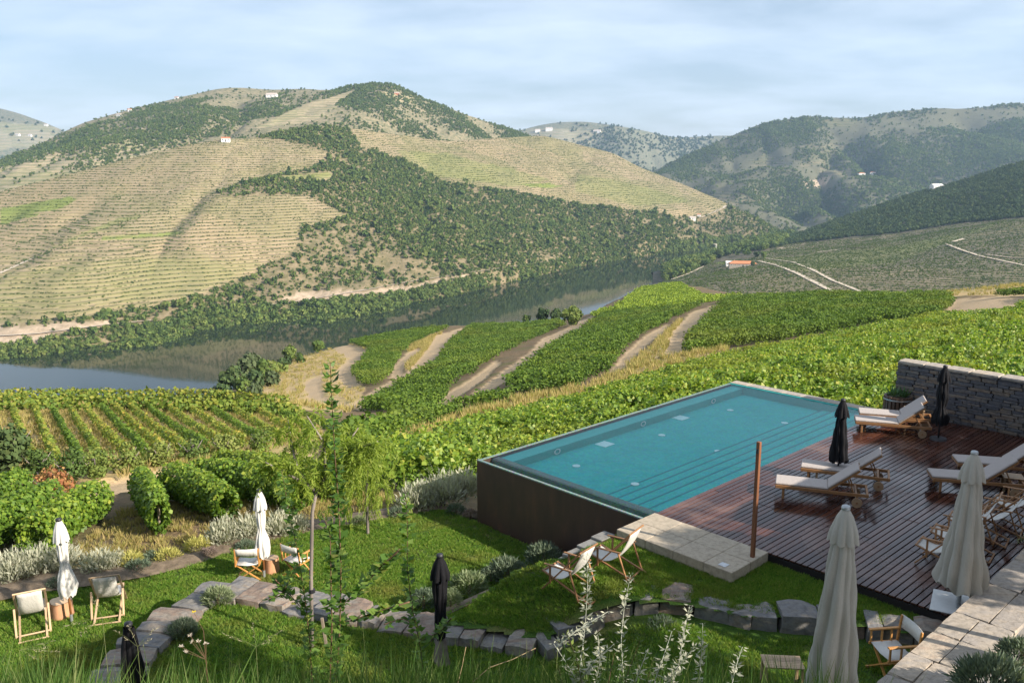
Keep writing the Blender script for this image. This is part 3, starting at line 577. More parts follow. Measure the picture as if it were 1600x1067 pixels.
V3 = [(520, 742), (560, 790), (640, 780), (760, 765), (1000, 700), (1400, 700), (1700, 640), (1700, 470), (1600, 478), (1480, 497), (1300, 537), (1150, 563), (1000, 605), (940, 618), (800, 655), (680, 693), (590, 712)]
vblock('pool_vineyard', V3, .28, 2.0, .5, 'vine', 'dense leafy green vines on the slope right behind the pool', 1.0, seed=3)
vblock('terrace_vines_right', [(1080, 520), (1095, 500), (1140, 470), (1200, 466), (1320, 464), (1478, 463), (1485, 475), (1470, 494), (1350, 510), (1200, 538), (1130, 545), (1075, 555)], .12, 2.4, .8, 'vinefar', 'dark green vine block below the pale track at the right', 1.1, seed=4)
vblock('terrace_vines_middle', [(742, 618), (790, 588), (830, 560), (880, 535), (920, 512), (945, 493), (1060, 485), (1096, 477), (1050, 497), (1005, 520), (970, 548), (945, 583), (900, 602), (840, 612)], .2, 2.5, .9, 'vinefar', 'green vine block between two winding tracks in the middle', 1.15, seed=5)
vblock('terrace_vines_lower', [(562, 642), (600, 612), (650, 582), (690, 562), (702, 540), (735, 511), (870, 503), (882, 509), (830, 530), (785, 550), (740, 580), (700, 606), (668, 640), (620, 648)], .25, 2.5, .9, 'vinefar', 'green vine block left of the second winding track', 1.15, seed=6)
vblock('terrace_vines_small', [(550, 578), (582, 548), (548, 535), (620, 522), (700, 513), (660, 530), (625, 553), (603, 590), (580, 605), (565, 602)], .3, 2.2, 1.0, 'vinefar', 'small green vine block nearest the river bend', 1.1, seed=7)
vblock('bright_vines', [(905, 490), (950, 470), (1000, 453), (1060, 445), (1130, 454), (1180, 463), (1136, 468), (1060, 482), (1000, 486), (940, 488)], .2, 2.3, 1.3, 'vinebright', 'bright yellow green vine slope above the river', 1.1, seed=8)
vblock('path_vines', [(560, 710), (640, 690), (700, 668), (800, 640), (900, 610), (920, 600), (860, 608), (760, 630), (690, 645), (620, 660), (560, 690), (520, 700)], .3, 2.2, .8, 'vinefar', 'thin strip of vines along the dry grass path', 1.1, seed=9, miss=.3)
vblock('vines_above_path', [(1500, 478), (1600, 462), (1700, 455), (1700, 462), (1600, 474), (1580, 484)], .1, 1.9, .8, 'vinefar', 'vines beyond the pale track at the right edge', 1, seed=10)
# dry grass along banks
def on_polys(polys, n, seed):
    r = np.random.default_rng(seed); out = []
    for pl in polys:
        W = wpoly(pl); X = [w[0] for w in W]; Y = [w[1] for w in W]; x = r.uniform(min(X), max(X), n); y = r.uniform(min(Y), max(Y), n); k = inpoly(x, y, W); out.append(np.stack([x[k], y[k]], 1))
    q = np.concatenate(out); k = ~inpoly(q[:, 0], q[:, 1], GARDEN); q = q[k]; return np.column_stack([q, ground(q[:, 0], q[:, 1])])
q = on_polys(DRY[:5], 2600, 3); ax_, ay_ = proj(q); k = np.ones(len(q), bool)
for pl_ in TRACK: k &= ~inpoly(ax_, ay_, pl_)
q = q[k]; r1 = np.random.default_rng(4)
scatter('dry_bank_grass', q, r1.uniform(.6, 1.5, len(q)), 'drytuft', 'straw coloured dry grass along the paths and banks', 'grass')
q = on_polys(DRY[5:], 5200, 5); scatter('dry_field_grass', q, r1.uniform(.25, .7, len(q)), 'drytuft', 'short straw coloured grass between the left vineyard rows', 'grass')
q = on_polys([[(330, 620), (335, 590), (390, 570), (430, 560), (440, 575), (400, 600), (390, 622)]], 260, 6); scatter('spur_bushes', q, r1.uniform(1.5, 3.4, len(q)), 'banktree', 'grey green bushes on the spur above the river', 'bushes')

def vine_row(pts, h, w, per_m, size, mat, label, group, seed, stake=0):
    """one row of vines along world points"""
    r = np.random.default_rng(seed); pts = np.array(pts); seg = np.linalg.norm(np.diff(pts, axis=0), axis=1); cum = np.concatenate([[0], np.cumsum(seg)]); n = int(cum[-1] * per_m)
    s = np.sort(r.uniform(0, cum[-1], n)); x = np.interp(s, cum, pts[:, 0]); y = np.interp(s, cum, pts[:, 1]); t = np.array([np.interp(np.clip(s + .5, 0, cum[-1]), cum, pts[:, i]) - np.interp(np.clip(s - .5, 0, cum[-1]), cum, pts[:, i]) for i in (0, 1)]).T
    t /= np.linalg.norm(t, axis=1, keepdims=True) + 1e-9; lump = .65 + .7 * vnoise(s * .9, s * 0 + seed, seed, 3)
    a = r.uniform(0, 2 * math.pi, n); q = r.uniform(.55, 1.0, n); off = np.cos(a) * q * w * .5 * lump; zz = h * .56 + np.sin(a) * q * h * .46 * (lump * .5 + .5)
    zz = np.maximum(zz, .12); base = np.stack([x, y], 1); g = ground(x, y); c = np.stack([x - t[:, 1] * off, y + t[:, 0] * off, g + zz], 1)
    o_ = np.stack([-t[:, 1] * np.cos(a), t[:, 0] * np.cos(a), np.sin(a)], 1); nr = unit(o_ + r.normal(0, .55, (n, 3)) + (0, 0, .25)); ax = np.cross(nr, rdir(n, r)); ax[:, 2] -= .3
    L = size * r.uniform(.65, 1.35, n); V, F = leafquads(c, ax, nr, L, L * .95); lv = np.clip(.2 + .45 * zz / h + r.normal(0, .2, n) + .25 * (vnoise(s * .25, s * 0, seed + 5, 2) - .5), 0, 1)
    o0 = pts[0]; root = empty('vine_row', (o0[0], o0[1], float(ground(o0[:1], o0[1:2])[0])), 0, label, 'vine row', group)
    V = V - np.array(root.location); link('foliage', leafmesh('vine_row_foliage', [(V, F, lv)], mat), None, root)
    if stake:
        for d in np.linspace(.3, cum[-1] - .3, stake):
            X = np.interp(d, cum, pts[:, 0]); Y = np.interp(d, cum, pts[:, 1]); Z = gz(X, Y); mb = MB(); mb.tube([Vector((X, Y, Z - .2)) - root.location, Vector((X + .03, Y, Z + h * .9)) - root.location], [.045, .035], 6); mb.build('stake', M_stake, root)
    return root
M_stake = plain('weathered_stake', (.25, .2, .15), .9, .3)
def row_px(pl, n=10):
    W = [hit(x, y, ('hillside',)) for x, y in pl]; W = np.array([[w.x, w.y] for w in W]); t = np.linspace(0, len(W) - 1, n); return np.stack([np.interp(t, np.arange(len(W)), W[:, 0]), np.interp(t, np.arange(len(W)), W[:, 1])], 1)
ORD = ['first', 'second', 'third', 'fourth', 'fifth', 'sixth', 'seventh', 'eighth', 'ninth', 'tenth', 'eleventh', 'twelfth', 'thirteenth', 'fourteenth', 'fifteenth', 'sixteenth', 'seventeenth']
ROWS1 = [[(16, 742), (-4, 690), (-16, 644)], [(56, 737), (40, 700), (20, 643)], [(91, 735), (75, 695), (55, 644)], [(134, 743), (112, 700), (83, 647)], [(160, 732), (140, 695), (111, 647)], [(200, 720), (172, 690), (134, 645)], [(231, 722), (205, 690), (160, 643)], [(262, 720), (230, 690), (180, 642)], [(295, 717), (250, 682), (200, 640)], [(325, 712), (280, 680), (228, 640)], [(352, 706), (305, 675), (258, 640)], [(382, 702), (335, 670), (288, 638)], [(412, 697), (365, 667), (318, 638)], [(440, 690), (395, 664), (348, 637)], [(466, 684), (425, 660), (380, 636)], [(492, 678), (455, 658), (412, 637)], [(515, 672), (480, 655), (442, 638)]]
for i, rw in enumerate(ROWS1):
    vine_row(row_px(rw), .85, .34, 62, .17, M_vdry if i % 3 else M_vinef, ORD[i] + ' vine row from the left in the dry vineyard below the lawn', 'vine rows of the dry left vineyard', 200 + i)
q = on_polys([[(100, 880), (190, 800), (560, 750), (620, 800), (380, 850), (200, 885)]], 2600, 15); scatter('ground_litter', q, r1.uniform(.12, .35, len(q)), 'drytuft', 'dry grass and litter on the bare soil between the hedges', 'grass')
vine_row(row_px([(-60, 646), (100, 642), (250, 643), (400, 650), (470, 655)], 20), 1.5, 1.6, 110, .32, M_vdry, 'nearer of the two long yellowing vine rows along the crest above the river', 'vine rows along the crest', 231)
vine_row(row_px([(-60, 632), (100, 628), (250, 629), (400, 636), (450, 640)], 20), 1.5, 1.8, 110, .32, M_vdry, 'farther of the two long yellowing vine rows along the crest above the river', 'vine rows along the crest', 232)
H = [([(-40, 890), (15, 845), (85, 808)], 'leftmost tall vine hedge behind the white parasol and lawn'), ([(55, 880), (105, 845), (160, 808)], 'tall yellow green vine hedge right behind the left white parasol'),
     ([(252, 842), (238, 812), (222, 786)], 'narrow vine row running away between two bare dirt strips'), ([(358, 822), (312, 797), (268, 778)], 'vine hedge left of the white parasol by the director chairs'),
     ([(475, 805), (395, 784), (310, 768)], 'vine hedge behind the white parasol by the director chairs'), ([(545, 785), (450, 768), (345, 754)], 'farthest of the hedges behind the slender pepper tree'), ([(-80, 840), (-20, 810), (40, 785)], 'vine hedge at the left edge behind the dark bush')]
for i, (rw, lb) in enumerate(H):
    vine_row(row_px(rw, 8), 1.4, 1.1 if i != 2 else .75, 1150, .125, M_vine, lb, 'tall vine hedges beside the lawn', 260 + i, 3 if i == 2 else 0)
# ================================================================== GARDEN AND POOL
def stone_mat(name, cols, scale=2.2, stretch=(1, 1, 4), rough=.85, bump=.5):
    t = NT(name); co = t.coord('World', stretch, (.2, .1, .4)); n = t.noise(co, scale, 7, .62, .4); n2 = t.noise(t.coord('World'), 9, 5, .7); r = t.rand()
    c = t.ramp(t.math('ADD', t.math('MULTIPLY', n, .65), t.math('MULTIPLY', r, .35)), [(.22 + .56 * i / (len(cols) - 1), k) for i, k in enumerate(cols)])
    c = t.mix(t.math('MULTIPLY', t.ramp(n2, [(.35, 1), (.55, 0)]), .45), c, [k * .45 for k in cols[0]])
    t.set(Base_Color=c, Roughness=rough); t.b.inputs['Specular IOR Level'].default_value = .25; t.bump(t.math('ADD', n, n2), bump, .03); return t.m
M_schist = stone_mat('schist', [(.11, .105, .1), (.2, .185, .16), (.16, .16, .165), (.24, .21, .175), (.21, .15, .115), (.18, .175, .17)], 2.0, (1, 3.2, 4))
M_slate = stone_mat('slate', [(.05, .055, .065), (.115, .115, .12), (.085, .09, .11), (.17, .155, .14), (.2, .155, .115), (.12, .125, .145)], 3.0, (1, 1, 6))
M_cap = stone_mat('wall_coping', [(.26, .23, .19), (.38, .33, .27), (.32, .29, .26), (.43, .36, .28), (.34, .25, .19)], 1.6, (1, 2.4, 1))
M_granite = stone_mat('granite', [(.33, .28, .21), (.4, .34, .26), (.37, .31, .23)], 7, (1, 1, 1), .8, .15)
M_concrete = stone_mat('concrete', [(.17, .165, .155), (.23, .225, .21)], 3, (1, 1, 1), .9, .2)
t = NT('corten'); n = t.noise(t.coord('Object', (1, 1, .35)), 2.2, 6, .6); t.set(Base_Color=t.ramp(n, [(.3, (.03, .016, .012)), (.55, (.05, .025, .017)), (.75, (.085, .04, .024))]), Roughness=.55); t.bump(n, .1, .02); M_corten = t.m
t = NT('wet_deck_wood'); co = t.coord('World', (1, 1, 1), (0, 0, -ROTG)); mpn = t.new('ShaderNodeMapping'); mpn.inputs['Scale'].default_value = (.7, 16, 1); t.l.new(co, mpn.inputs[0])
n = t.noise(mpn.outputs[0], 3, 6, .6); big = t.noise(t.coord('World'), .42, 5, .62, .6); r = t.rand()
c = t.ramp(t.math('ADD', t.math('MULTIPLY', n, .6), t.math('MULTIPLY', r, .4)), [(.2, (.022, .009, .007)), (.5, (.052, .019, .012)), (.8, (.1, .038, .024))])
c = t.mix(t.math('MULTIPLY', t.ramp(big, [(.52, 0), (.68, 1)]), .45), c, (.24, .15, .12))
t.set(Base_Color=c, Roughness=t.ramp(big, [(.4, .08), (.64, .32)])); t.b.inputs['Specular IOR Level'].default_value = .42; t.bump(n, .15, .004); M_deck = t.m
t = NT('lawn_soil'); w_ = t.coord('World'); n = t.noise(w_, 1.1, 5, .6); n2 = t.noise(w_, 38, 4, .7)
c = t.ramp(n, [(.3, (.055, .12, .015)), (.55, (.09, .17, .022)), (.72, (.15, .2, .04))]); c = t.mix(t.math('MULTIPLY', t.ramp(t.noise(w_, .55, 4, .6), [(.52, 0), (.66, 1)]), .7), c, (.2, .17, .06)); c = t.mix(t.ramp(n2, [(.3, 0), (.7, 1)]), [.018, .04, .008], c)
t.set(Base_Color=c, Roughness=.9); t.b.inputs['Specular IOR Level'].default_value = .15; t.bump(n2, .8, .04); M_lawn = t.m
t = NT('bank_soil'); n = t.noise(t.coord('World'), 5, 6, .7); t.set(Base_Color=t.ramp(n, [(.3, (.07, .05, .03)), (.7, (.2, .15, .1))]), Roughness=.95); t.bump(n, .6, .05); M_soil = t.m
M_grass = foliage('lawn_grass', [(.045, .11, .013), (.085, .185, .02), (.13, .24, .03), (.22, .3, .055), (.34, .31, .1)], .35, .6, .25, .35, (.5, (.24, .2, .06), .6, .52))
M_tall = foliage('wild_grass', [(.03, .075, .015), (.06, .13, .025), (.1, .17, .04), (.2, .22, .09)], .4, .6, .25)
M_straw = foliage('straw', [(.4, .34, .2), (.3, .27, .15), (.25, .2, .14)], .3, .8, .1)

STONES = [(160, 1085, -1.05), (190, 1040, -1.05), (215, 1005, -1.05), (275, 955, -1.05), (345, 912, -1.05), (420, 927, -1.05), (480, 937, -1.05), (560, 952, -1.05), (640, 968, -1.05), (720, 980, -1.03), (790, 988, -1.0), (850, 996, -.95), (890, 975, -.78), (925, 958, -.62), (962, 948, -.45), (1005, 940, -.3), (1060, 940, -.22), (1110, 946, -.22), (1160, 958, -.22), (1230, 961, -.22), (1300, 967, -.22), (1400, 980, -.22), (1490, 992, -.22)]
SW = [P(*s) for s in STONES]
def smooth(t): t = np.clip(t, 0, 1); return t * t * (3 - 2 * t)
def z_near(x, y):
    lawn = -1.2 + .68 * smooth((x - .7) / 2.4) + .05 * (vnoise(x * .7, y * .7, 3) - .5)
    bank = 8.5 - .705 * y - .15 + .25 * (vnoise(x * .9, y * .9, 8) - .5)
    return np.maximum(lawn, bank)
def z_low(x, y): return -1.97 + .06 * (vnoise(x * .4, y * .4, 13) - .5) - .12 * smooth((-x - 3) / 8)
def z_up(x, y):
    a = (x - OA.x) * EA.x + (y - OA.y) * EA.y
    return -.24 - .72 * smooth((-2.7 - a) / 2.1) + .04 * (vnoise(x * .6, y * .6, 23) - .5)
def lawn(name, poly, zf, step, mat):
    X = [p[0] for p in poly]; Y = [p[1] for p in poly]; gx = np.arange(min(X) - step, max(X) + step, step); gy = np.arange(min(Y) - step, max(Y) + step, step)
    xx, yy = np.meshgrid(gx, gy); k = inpoly(xx, yy, poly); zz = zf(xx, yy); idx = np.arange(xx.size).reshape(xx.shape)
    kc = k[:-1, :-1] | k[1:, :-1] | k[:-1, 1:] | k[1:, 1:]; F = np.stack([idx[:-1, :-1], idx[:-1, 1:], idx[1:, 1:], idx[1:, :-1]], -1)[kc]
    V = np.stack([xx, yy, zz], -1).reshape(-1, 3); used = np.unique(F); mp_ = np.zeros(len(V), int); mp_[used] = np.arange(len(used))
    return tag(link(name, npmesh(name, V[used], mp_[F], True), mat), kind='structure')
rim = [(-260, 985), (-60, 946), (0, 930), (60, 917), (150, 906), (230, 893), (300, 876), (370, 853), (440, 837), (520, 824), (600, 811), (690, 797)]
LOWER = [tuple(P(x, y, -1.97))[:2] for x, y in rim] + [tuple(G(-.02, .1))[:2], tuple(G(-.02, 4.5))[:2], tuple(G(-3.2, 4.4))[:2], tuple(G(-5.6, 4.2))[:2]] + [tuple(p.xy) for p in reversed(SW[:9])] + [(-12.5, 9.5)]
UEDGE = [P(700, 962, -.96), P(745, 940, -.96), P(800, 912, -.75), P(842, 889, -.45), G(-2.7, 6.02, -.24), G(-1, 6.02, -.24)]
UPPER = [tuple(p)[:2] for p in UEDGE] + [tuple(G(.48, 6.02))[:2], tuple(G(.48, 13.5))[:2]] + [tuple(p.xy) for p in reversed(SW[9:])]
NEAR = [tuple(p.xy) for p in SW] + [tuple(G(-4, 13.6))[:2], tuple(G(-14, 13.6))[:2], (6, 3.5), (-7, 3.5), (-9, 9)]
lawn('lower_lawn', LOWER, z_low, .16, M_lawn); lawn('upper_lawn', UPPER, z_up, .12, M_lawn); lawn('near_lawn', NEAR, z_near, .14, M_lawn)
# planted bank between the two lawns and soil bed round the lawn
mb = MB(); vs = []; ue = [UEDGE[0] + (UEDGE[0] - UEDGE[1]) * .3] + UEDGE + [G(-.1, 6.02, -.24)]
for p in ue:
    lo = G(0, 0); n_ = -EB; vs += [p + Vector((0, 0, -.05)), p + n_ * .6 + Vector((0, 0, (-2.02 - p.z) * .22)), p + n_ * 1.25 + Vector((0, 0, (-2.02 - p.z) * .62)), p + n_ * 1.9 + Vector((0, 0, -2.05 - p.z))]
mb.add(vs, [(i * 4 + k, i * 4 + k + 1, i * 4 + k + 5, i * 4 + k + 4) for i in range(len(ue) - 1) for k in range(3)]); reg(tag(mb.build('planted_bank', M_soil, None, True), kind='structure'))
mb = MB(); vs = []
for x, y in rim:
    p = P(x, y, -1.97); d = Vector((p.x + 1, p.y - 10, 0)).normalized(); q = Vector((-.35, .94, 0))
    vs += [p - q * .15 + Vector((0, 0, -.06)), p + q * .3 + Vector((0, 0, .03)), p + q * 1.1 + Vector((0, 0, -.1)), p + q * 2.2 + Vector((0, 0, -.75))]
vs += [G(.4, -.1, -2.0), G(.7, -.1, -2.0), G(1.2, -.4, -2.2), G(2, -.9, -2.9)]
n_ = len(vs) // 4
mb.add(vs, [(i * 4 + k, i * 4 + k + 1, i * 4 + k + 5, i * 4 + k + 4) for i in range(n_ - 1) for k in range(3)]); tag(mb.build('garden_bed', M_soil, None, True), kind='structure')
# steel edging strip
mb = MB()
for p, q in zip(UEDGE[:-1], UEDGE[1:]): mb.bar(p + Vector((0, 0, -.05)), q + Vector((0, 0, -.05)), .02, .2)
tag(mb.build('lawn_edging', M_corten), 'thin rusty steel strip edging the upper lawn above the bushes', 'edging')

def rock_mesh(name, d, seed, rough=.12, sub=2, RND=.09):
    r = random.Random(seed); bm = bmesh.new(); bmesh.ops.create_cube(bm, size=1); bmesh.ops.subdivide_edges(bm, edges=bm.edges, cuts=sub, use_grid_fill=True)
    for v in bm.verts:
        c = v.co * 2; rr = max(abs(c.x), abs(c.y), abs(c.z)); l = c.length; k = 1 - RND * max(0, l - 1.15) / .58
        v.co = Vector((c.x * k * d[0] / 2, c.y * k * d[1] / 2, c.z * k * d[2] / 2)); v.co += Vector((r.uniform(-1, 1) * d[0], r.uniform(-1, 1) * d[1], r.uniform(-1, 1) * d[2])) * rough * .5
    me = bpy.data.meshes.new(name); bm.to_mesh(me); bm.free(); me.update(); return me
# schist retaining wall and steps: every stone a piece
wall_l = empty('retaining_wall', SW[5], 0, 'rough schist retaining wall curving between the lawns', 'stone wall')
wall_s = empty('stone_steps', SW[14], 0, 'stepped schist blocks climbing from the near lawn to the upper lawn', 'steps')
wall_r = empty('stone_edging', SW[19], 0, 'row of flat schist stones edging the upper lawn by the cream parasols', 'stone edging')
cum = [0]
for a, b in zip(SW[:-1], SW[1:]): cum.append(cum[-1] + (b.xy - a.xy).length)
def along(s):
    i = max(0, min(len(cum) - 2, int(np.searchsorted(cum, s)) - 1)); f = (s - cum[i]) / (cum[i + 1] - cum[i]); return SW[i].lerp(SW[i + 1], f), (SW[i + 1] - SW[i]).xy.normalized(), i
s = .2; k = 0; rr = random.Random(3)
while s < cum[-1] - .3:
    p, d, i = along(s); steps = 11 <= i <= 15; edge = i >= 16
    L = rr.uniform(.4, .7) if steps else rr.uniform(.28, .8) if edge else rr.uniform(.35, .75)
    p, d, i = along(min(s + L / 2, cum[-1])); wid = rr.uniform(.5, .75) if edge else (rr.uniform(.7, .9) if i >= 14 else rr.uniform(1.1, 1.35)) if steps else rr.uniform(.85, 1.15); ht = .75 if edge else 1.0
    two = False
    for j in range(2 if two else 1):
        w2 = wid * (.55 if j == 0 else .45) if two else wid; off = 0 if not two else (-wid * .225 if j == 0 else wid * .275)
        me = rock_mesh('stone', (L * 1.0, w2, ht), k * 3 + j, .06)
        par = wall_s if steps else wall_r if edge else wall_l
        o = link('stone', me, M_schist, par); nrm = Vector((d.y, -d.x, 0))
        zt = p.z + rr.uniform(-.05, .05) + (.07 if steps else .03 if edge else 0)
        o.location = Vector((p.x, p.y, zt - ht / 2)) - nrm * (.42 if steps else .2 if edge else 0) - par.location; o.rotation_euler = (rr.uniform(-.04, .04), rr.uniform(-.04, .04), math.atan2(d.y, d.x) + rr.uniform(-.08, .08))
    if steps:   # second, lower course whose face shows
        me = rock_mesh('stone', (L * .95, wid * 1.2, .8), k * 3 + 2, .08); o = link('stone', me, M_schist, wall_s); nrm = Vector((d.y, -d.x, 0)); o.location = Vector((p.x, p.y, p.z - .85)) + nrm * rr.uniform(.1, .35) - wall_s.location; o.rotation_euler = (0, 0, math.atan2(d.y, d.x) + .1)
    s += L; k += 1

# ---- pool
pool = empty('swimming_pool', G(0, 0), ROTG, 'turquoise infinity pool with dark steel outer wall beside the wooden deck', 'swimming pool')
def gb(mb, a0, a1, b0, b1, z0, z1, bev=0): return mb.box(((a0 + a1) / 2, -(b0 + b1) / 2, (z0 + z1) / 2), (a1 - a0, b1 - b0, z1 - z0), bev=bev)
PL, PW = 13.35, 6.06
t = NT('pool_mosaic'); co = t.coord('Object'); br = t.new('ShaderNodeTexVoronoi'); br.inputs['Scale'].default_value = 18; t.l.new(co, br.inputs[0]); n = t.noise(co, 1.2, 4)
c = t.mix(.3, t.ramp(n, [(.3, (.008, .43, .41)), (.7, (.014, .5, .47))]), br.outputs['Color'], 'SOFT_LIGHT'); t.set(Base_Color=c, Roughness=.5); M_mosaic = t.m
t = NT('pool_rim_tile'); co = t.coord('Object'); br = t.new('ShaderNodeTexVoronoi'); br.inputs['Scale'].default_value = 30; t.l.new(co, br.inputs[0]); c = t.mix(.5, (.15, .21, .18), br.outputs['Color'], 'SOFT_LIGHT'); t.set(Base_Color=c, Roughness=.35); M_rim = t.m
M_ledge = plain('ledge_mosaic', (.05, .5, .46), .5, .12, 30); M_nose = plain('nosing_tile', (.01, .24, .27), .4, .1, 30)
t = NT('channel_tile'); co = t.coord('Object'); br = t.new('ShaderNodeTexVoronoi'); br.inputs['Scale'].default_value = 30; t.l.new(co, br.inputs[0]); c = t.mix(.5, (.04, .11, .09), br.outputs['Color'], 'SOFT_LIGHT'); t.set(Base_Color=c, Roughness=.3); M_chan = t.m
t = NT('pool_water'); t.n.remove(t.b); n = t.noise(t.coord('Object', (1, 1, 1)), 2.6, 3, .5, .3); bp = t.new('ShaderNodeBump'); bp.inputs['Strength'].default_value = .22; bp.inputs['Distance'].default_value = .05; t.l.new(n, bp.inputs['Height'])
fr = t.new('ShaderNodeFresnel'); fr.inputs[0].default_value = 1.18; t.l.new(bp.outputs[0], fr.inputs[1]); tr = t.new('ShaderNodeBsdfTransparent'); tr.inputs[0].default_value = (1, 1, 1, 1); va = t.new('ShaderNodeVolumeAbsorption'); va.inputs[0].default_value = (.05, .95, .975, 1); va.inputs[1].default_value = .35; t.l.new(va.outputs[0], t.out.inputs['Volume']); gl = t.new('ShaderNodeBsdfGlossy'); gl.inputs['Roughness'].default_value = .02; t.l.new(bp.outputs[0], gl.inputs['Normal'])
ms = t.new('ShaderNodeMixShader'); t.l.new(fr.outputs[0], ms.inputs[0]); t.l.new(tr.outputs[0], ms.inputs[1]); t.l.new(gl.outputs[0], ms.inputs[2]); t.l.new(ms.outputs[0], t.out.inputs[0]); M_water = t.m
M_white = plain('white_plastic', (.9, .92, .9), .4, .05); M_chrome = plain('light_lens', (.75, .9, .9), .3, .05)
gb(MB(), 0, .1, 0, PW, -2.9, -.05).build('outer_wall', M_corten, pool); gb(MB(), .1, PL + .1, 0, .1, -4.2, -.05).build('outer_wall', M_corten, pool)
gb(MB(), 0, .085, -.01, PW, -.047, -.012).build('rim', M_rim, pool); gb(MB(), .087, PL + .02, -.01, .075, -.047, -.03).build('rim', M_rim, pool)
gb(MB(), .1, .5, .1, PW, -.75, -.45).build('overflow_channel', M_chan, pool); gb(MB(), .48, .78, .1, PW, -1.5, -.085).build('weir', M_rim, pool)
gb(MB(), .1, .135, .12, PW, -.46, -.05).build('channel_side', M_chan, pool)
gb(MB(), .78, PL, .1, .62, -1.5, -.13).build('ledge', M_ledge, pool); gb(MB(), .78, PL, .1, PW, -1.3, -.37).build('pool_floor', M_mosaic, pool)
for i in range(5): gb(MB(), .8, PL, PW - .42 * (i + 1), PW - .42 * i + (0 if i else .02), -1.2, -.11 - .05 * i).build('step', M_mosaic, pool)
for i in range(5): gb(MB(), .8, PL, PW - .42 * (i + 1) - .012, PW - .42 * (i + 1) + .05, -.3 - .05 * i, -.106 - .05 * i).build('nosing', M_nose, pool)
gb(MB(), PL, PL + .06, 0, PW, -1.5, -.03).build('end_wall', M_ledge, pool)
wat = gb(MB(), .485, PL + .03, .06, PW + .03, -.8, -.045); wat.build('water', M_water, pool)
def disc(mb, c, r, n=14, h=.015, r0=0):
    vs = [(c[0] + r * math.cos(i * 2 * math.pi / n), c[1] + r * math.sin(i * 2 * math.pi / n), c[2] + h) for i in range(n)] + [(c[0] + r * math.cos(i * 2 * math.pi / n), c[1] + r * math.sin(i * 2 * math.pi / n), c[2]) for i in range(n)]
    return mb.add(vs, [tuple(range(n))] + [(i, (i + 1) % n, n + (i + 1) % n, n + i) for i in range(n)])
def fl(px, py, z=-1.3):
    p = P(px, py, z) - OA; return p.dot(EA), p.dot(EB)
for px, py in [(900.5, 728), (1034, 680), (1141, 641), (992, 760), (1122, 705), (1226, 661)]:
    a, b = fl(px, py, -.37); o = disc(MB(), (0, 0, 0), .12).build('pool_light', M_white, pool); o.location = (a, -b, -.369 if b < 3.9 else -.3)
for px, py in [(945, 694), (1064, 653)]:
    a, b = fl(px, py, -.37); gb(MB(), a - .24, a + .24, b - .22, b + .22, -.369, -.355).build('drain_cover', M_white, pool)
for px, py in [(859, 701), (992, 658), (1101, 623)]:      # return nozzles with white rings on the valley-side wall
    a, b = fl(px, py, -.24); mb = MB(); n = 16
    for i in range(n):
        t0, t1 = i * 2 * math.pi / n, (i + 1) * 2 * math.pi / n
        mb.add([(a + math.cos(t_) * q, -.62 - .02 * (1 if q == .1 else 1), -.25 + math.sin(t_) * q * .62) for t_, q in ((t0, .09), (t1, .09), (t1, .15), (t0, .15))], [(0, 1, 2, 3)])
    mb.build('nozzle_ring', M_white, pool)
for i in range(8): o = gb(MB(), PL + .06, PL + .5, PW / 8 * i + .01, PW / 8 * (i + 1) - .01, -.3, .0, .01).build('coping_slab', M_cap, pool)

# ---- deck
deck = empty('wooden_deck', G(.48, 6.1), ROTG); tag(deck, kind='structure')
fm = MB(); gb(fm, 0, 13.45, .02, 7.35, -.3, -.055); t = NT('deck_gap_shade'); t.set(Base_Color=(.008, .006, .005), Roughness=.9); o = fm.build('deck_frame', t.m, deck)  # near-black slab under the boards, so the gaps read as shade
pm = MB().box((.5, 0, -.018), (1, .122, .036), bev=.004).mesh('plank'); pm.materials.append(M_deck); rr = random.Random(9)
for i in range(50):
    b = .075 + i * .1455; cuts = [0, rr.choice((2.4, 4.1, 5.2)), rr.choice((7.4, 8.8, 9.9)), 13.44]
    for a0, a1 in zip(cuts[:-1], cuts[1:]):
        o = link('plank', pm, None, deck); o.location = (a0 + .004, -b, rr.uniform(-.003, .002)); o.scale = (a1 - a0 - .008, 1, 1)
# ---- granite patio
pat = empty('granite_patio', G(-1, 6.1), ROTG); tag(pat, kind='structure')
for i in range(2):
    for j in range(4):
        w = [.85, .78, .8, .72]; b0 = sum(w[:j]); gb(MB(), i * .74 + .003, i * .74 + .737, b0 + .003, b0 + w[j] - .003, -.5, .02 - .002 * ((i + j) % 2), .012).build('slab', M_granite, pat)
o = gb(MB(), .12, .3, 2.72, 2.9, .0195, .026).build('drain_grate', plain('steel', (.5, .5, .5), .3, .1, metal=.8), pat)
ste = empty('concrete_steps', G(-3.4, 5.85), ROTG, 'low stepped concrete wall between the pool wall and upper lawn', 'steps')
for i in range(5): gb(MB(), i * .5, i * .5 + .497, -.2, .14, -1.9, -.42 + .06 * i, .01).build('block', M_concrete, ste)
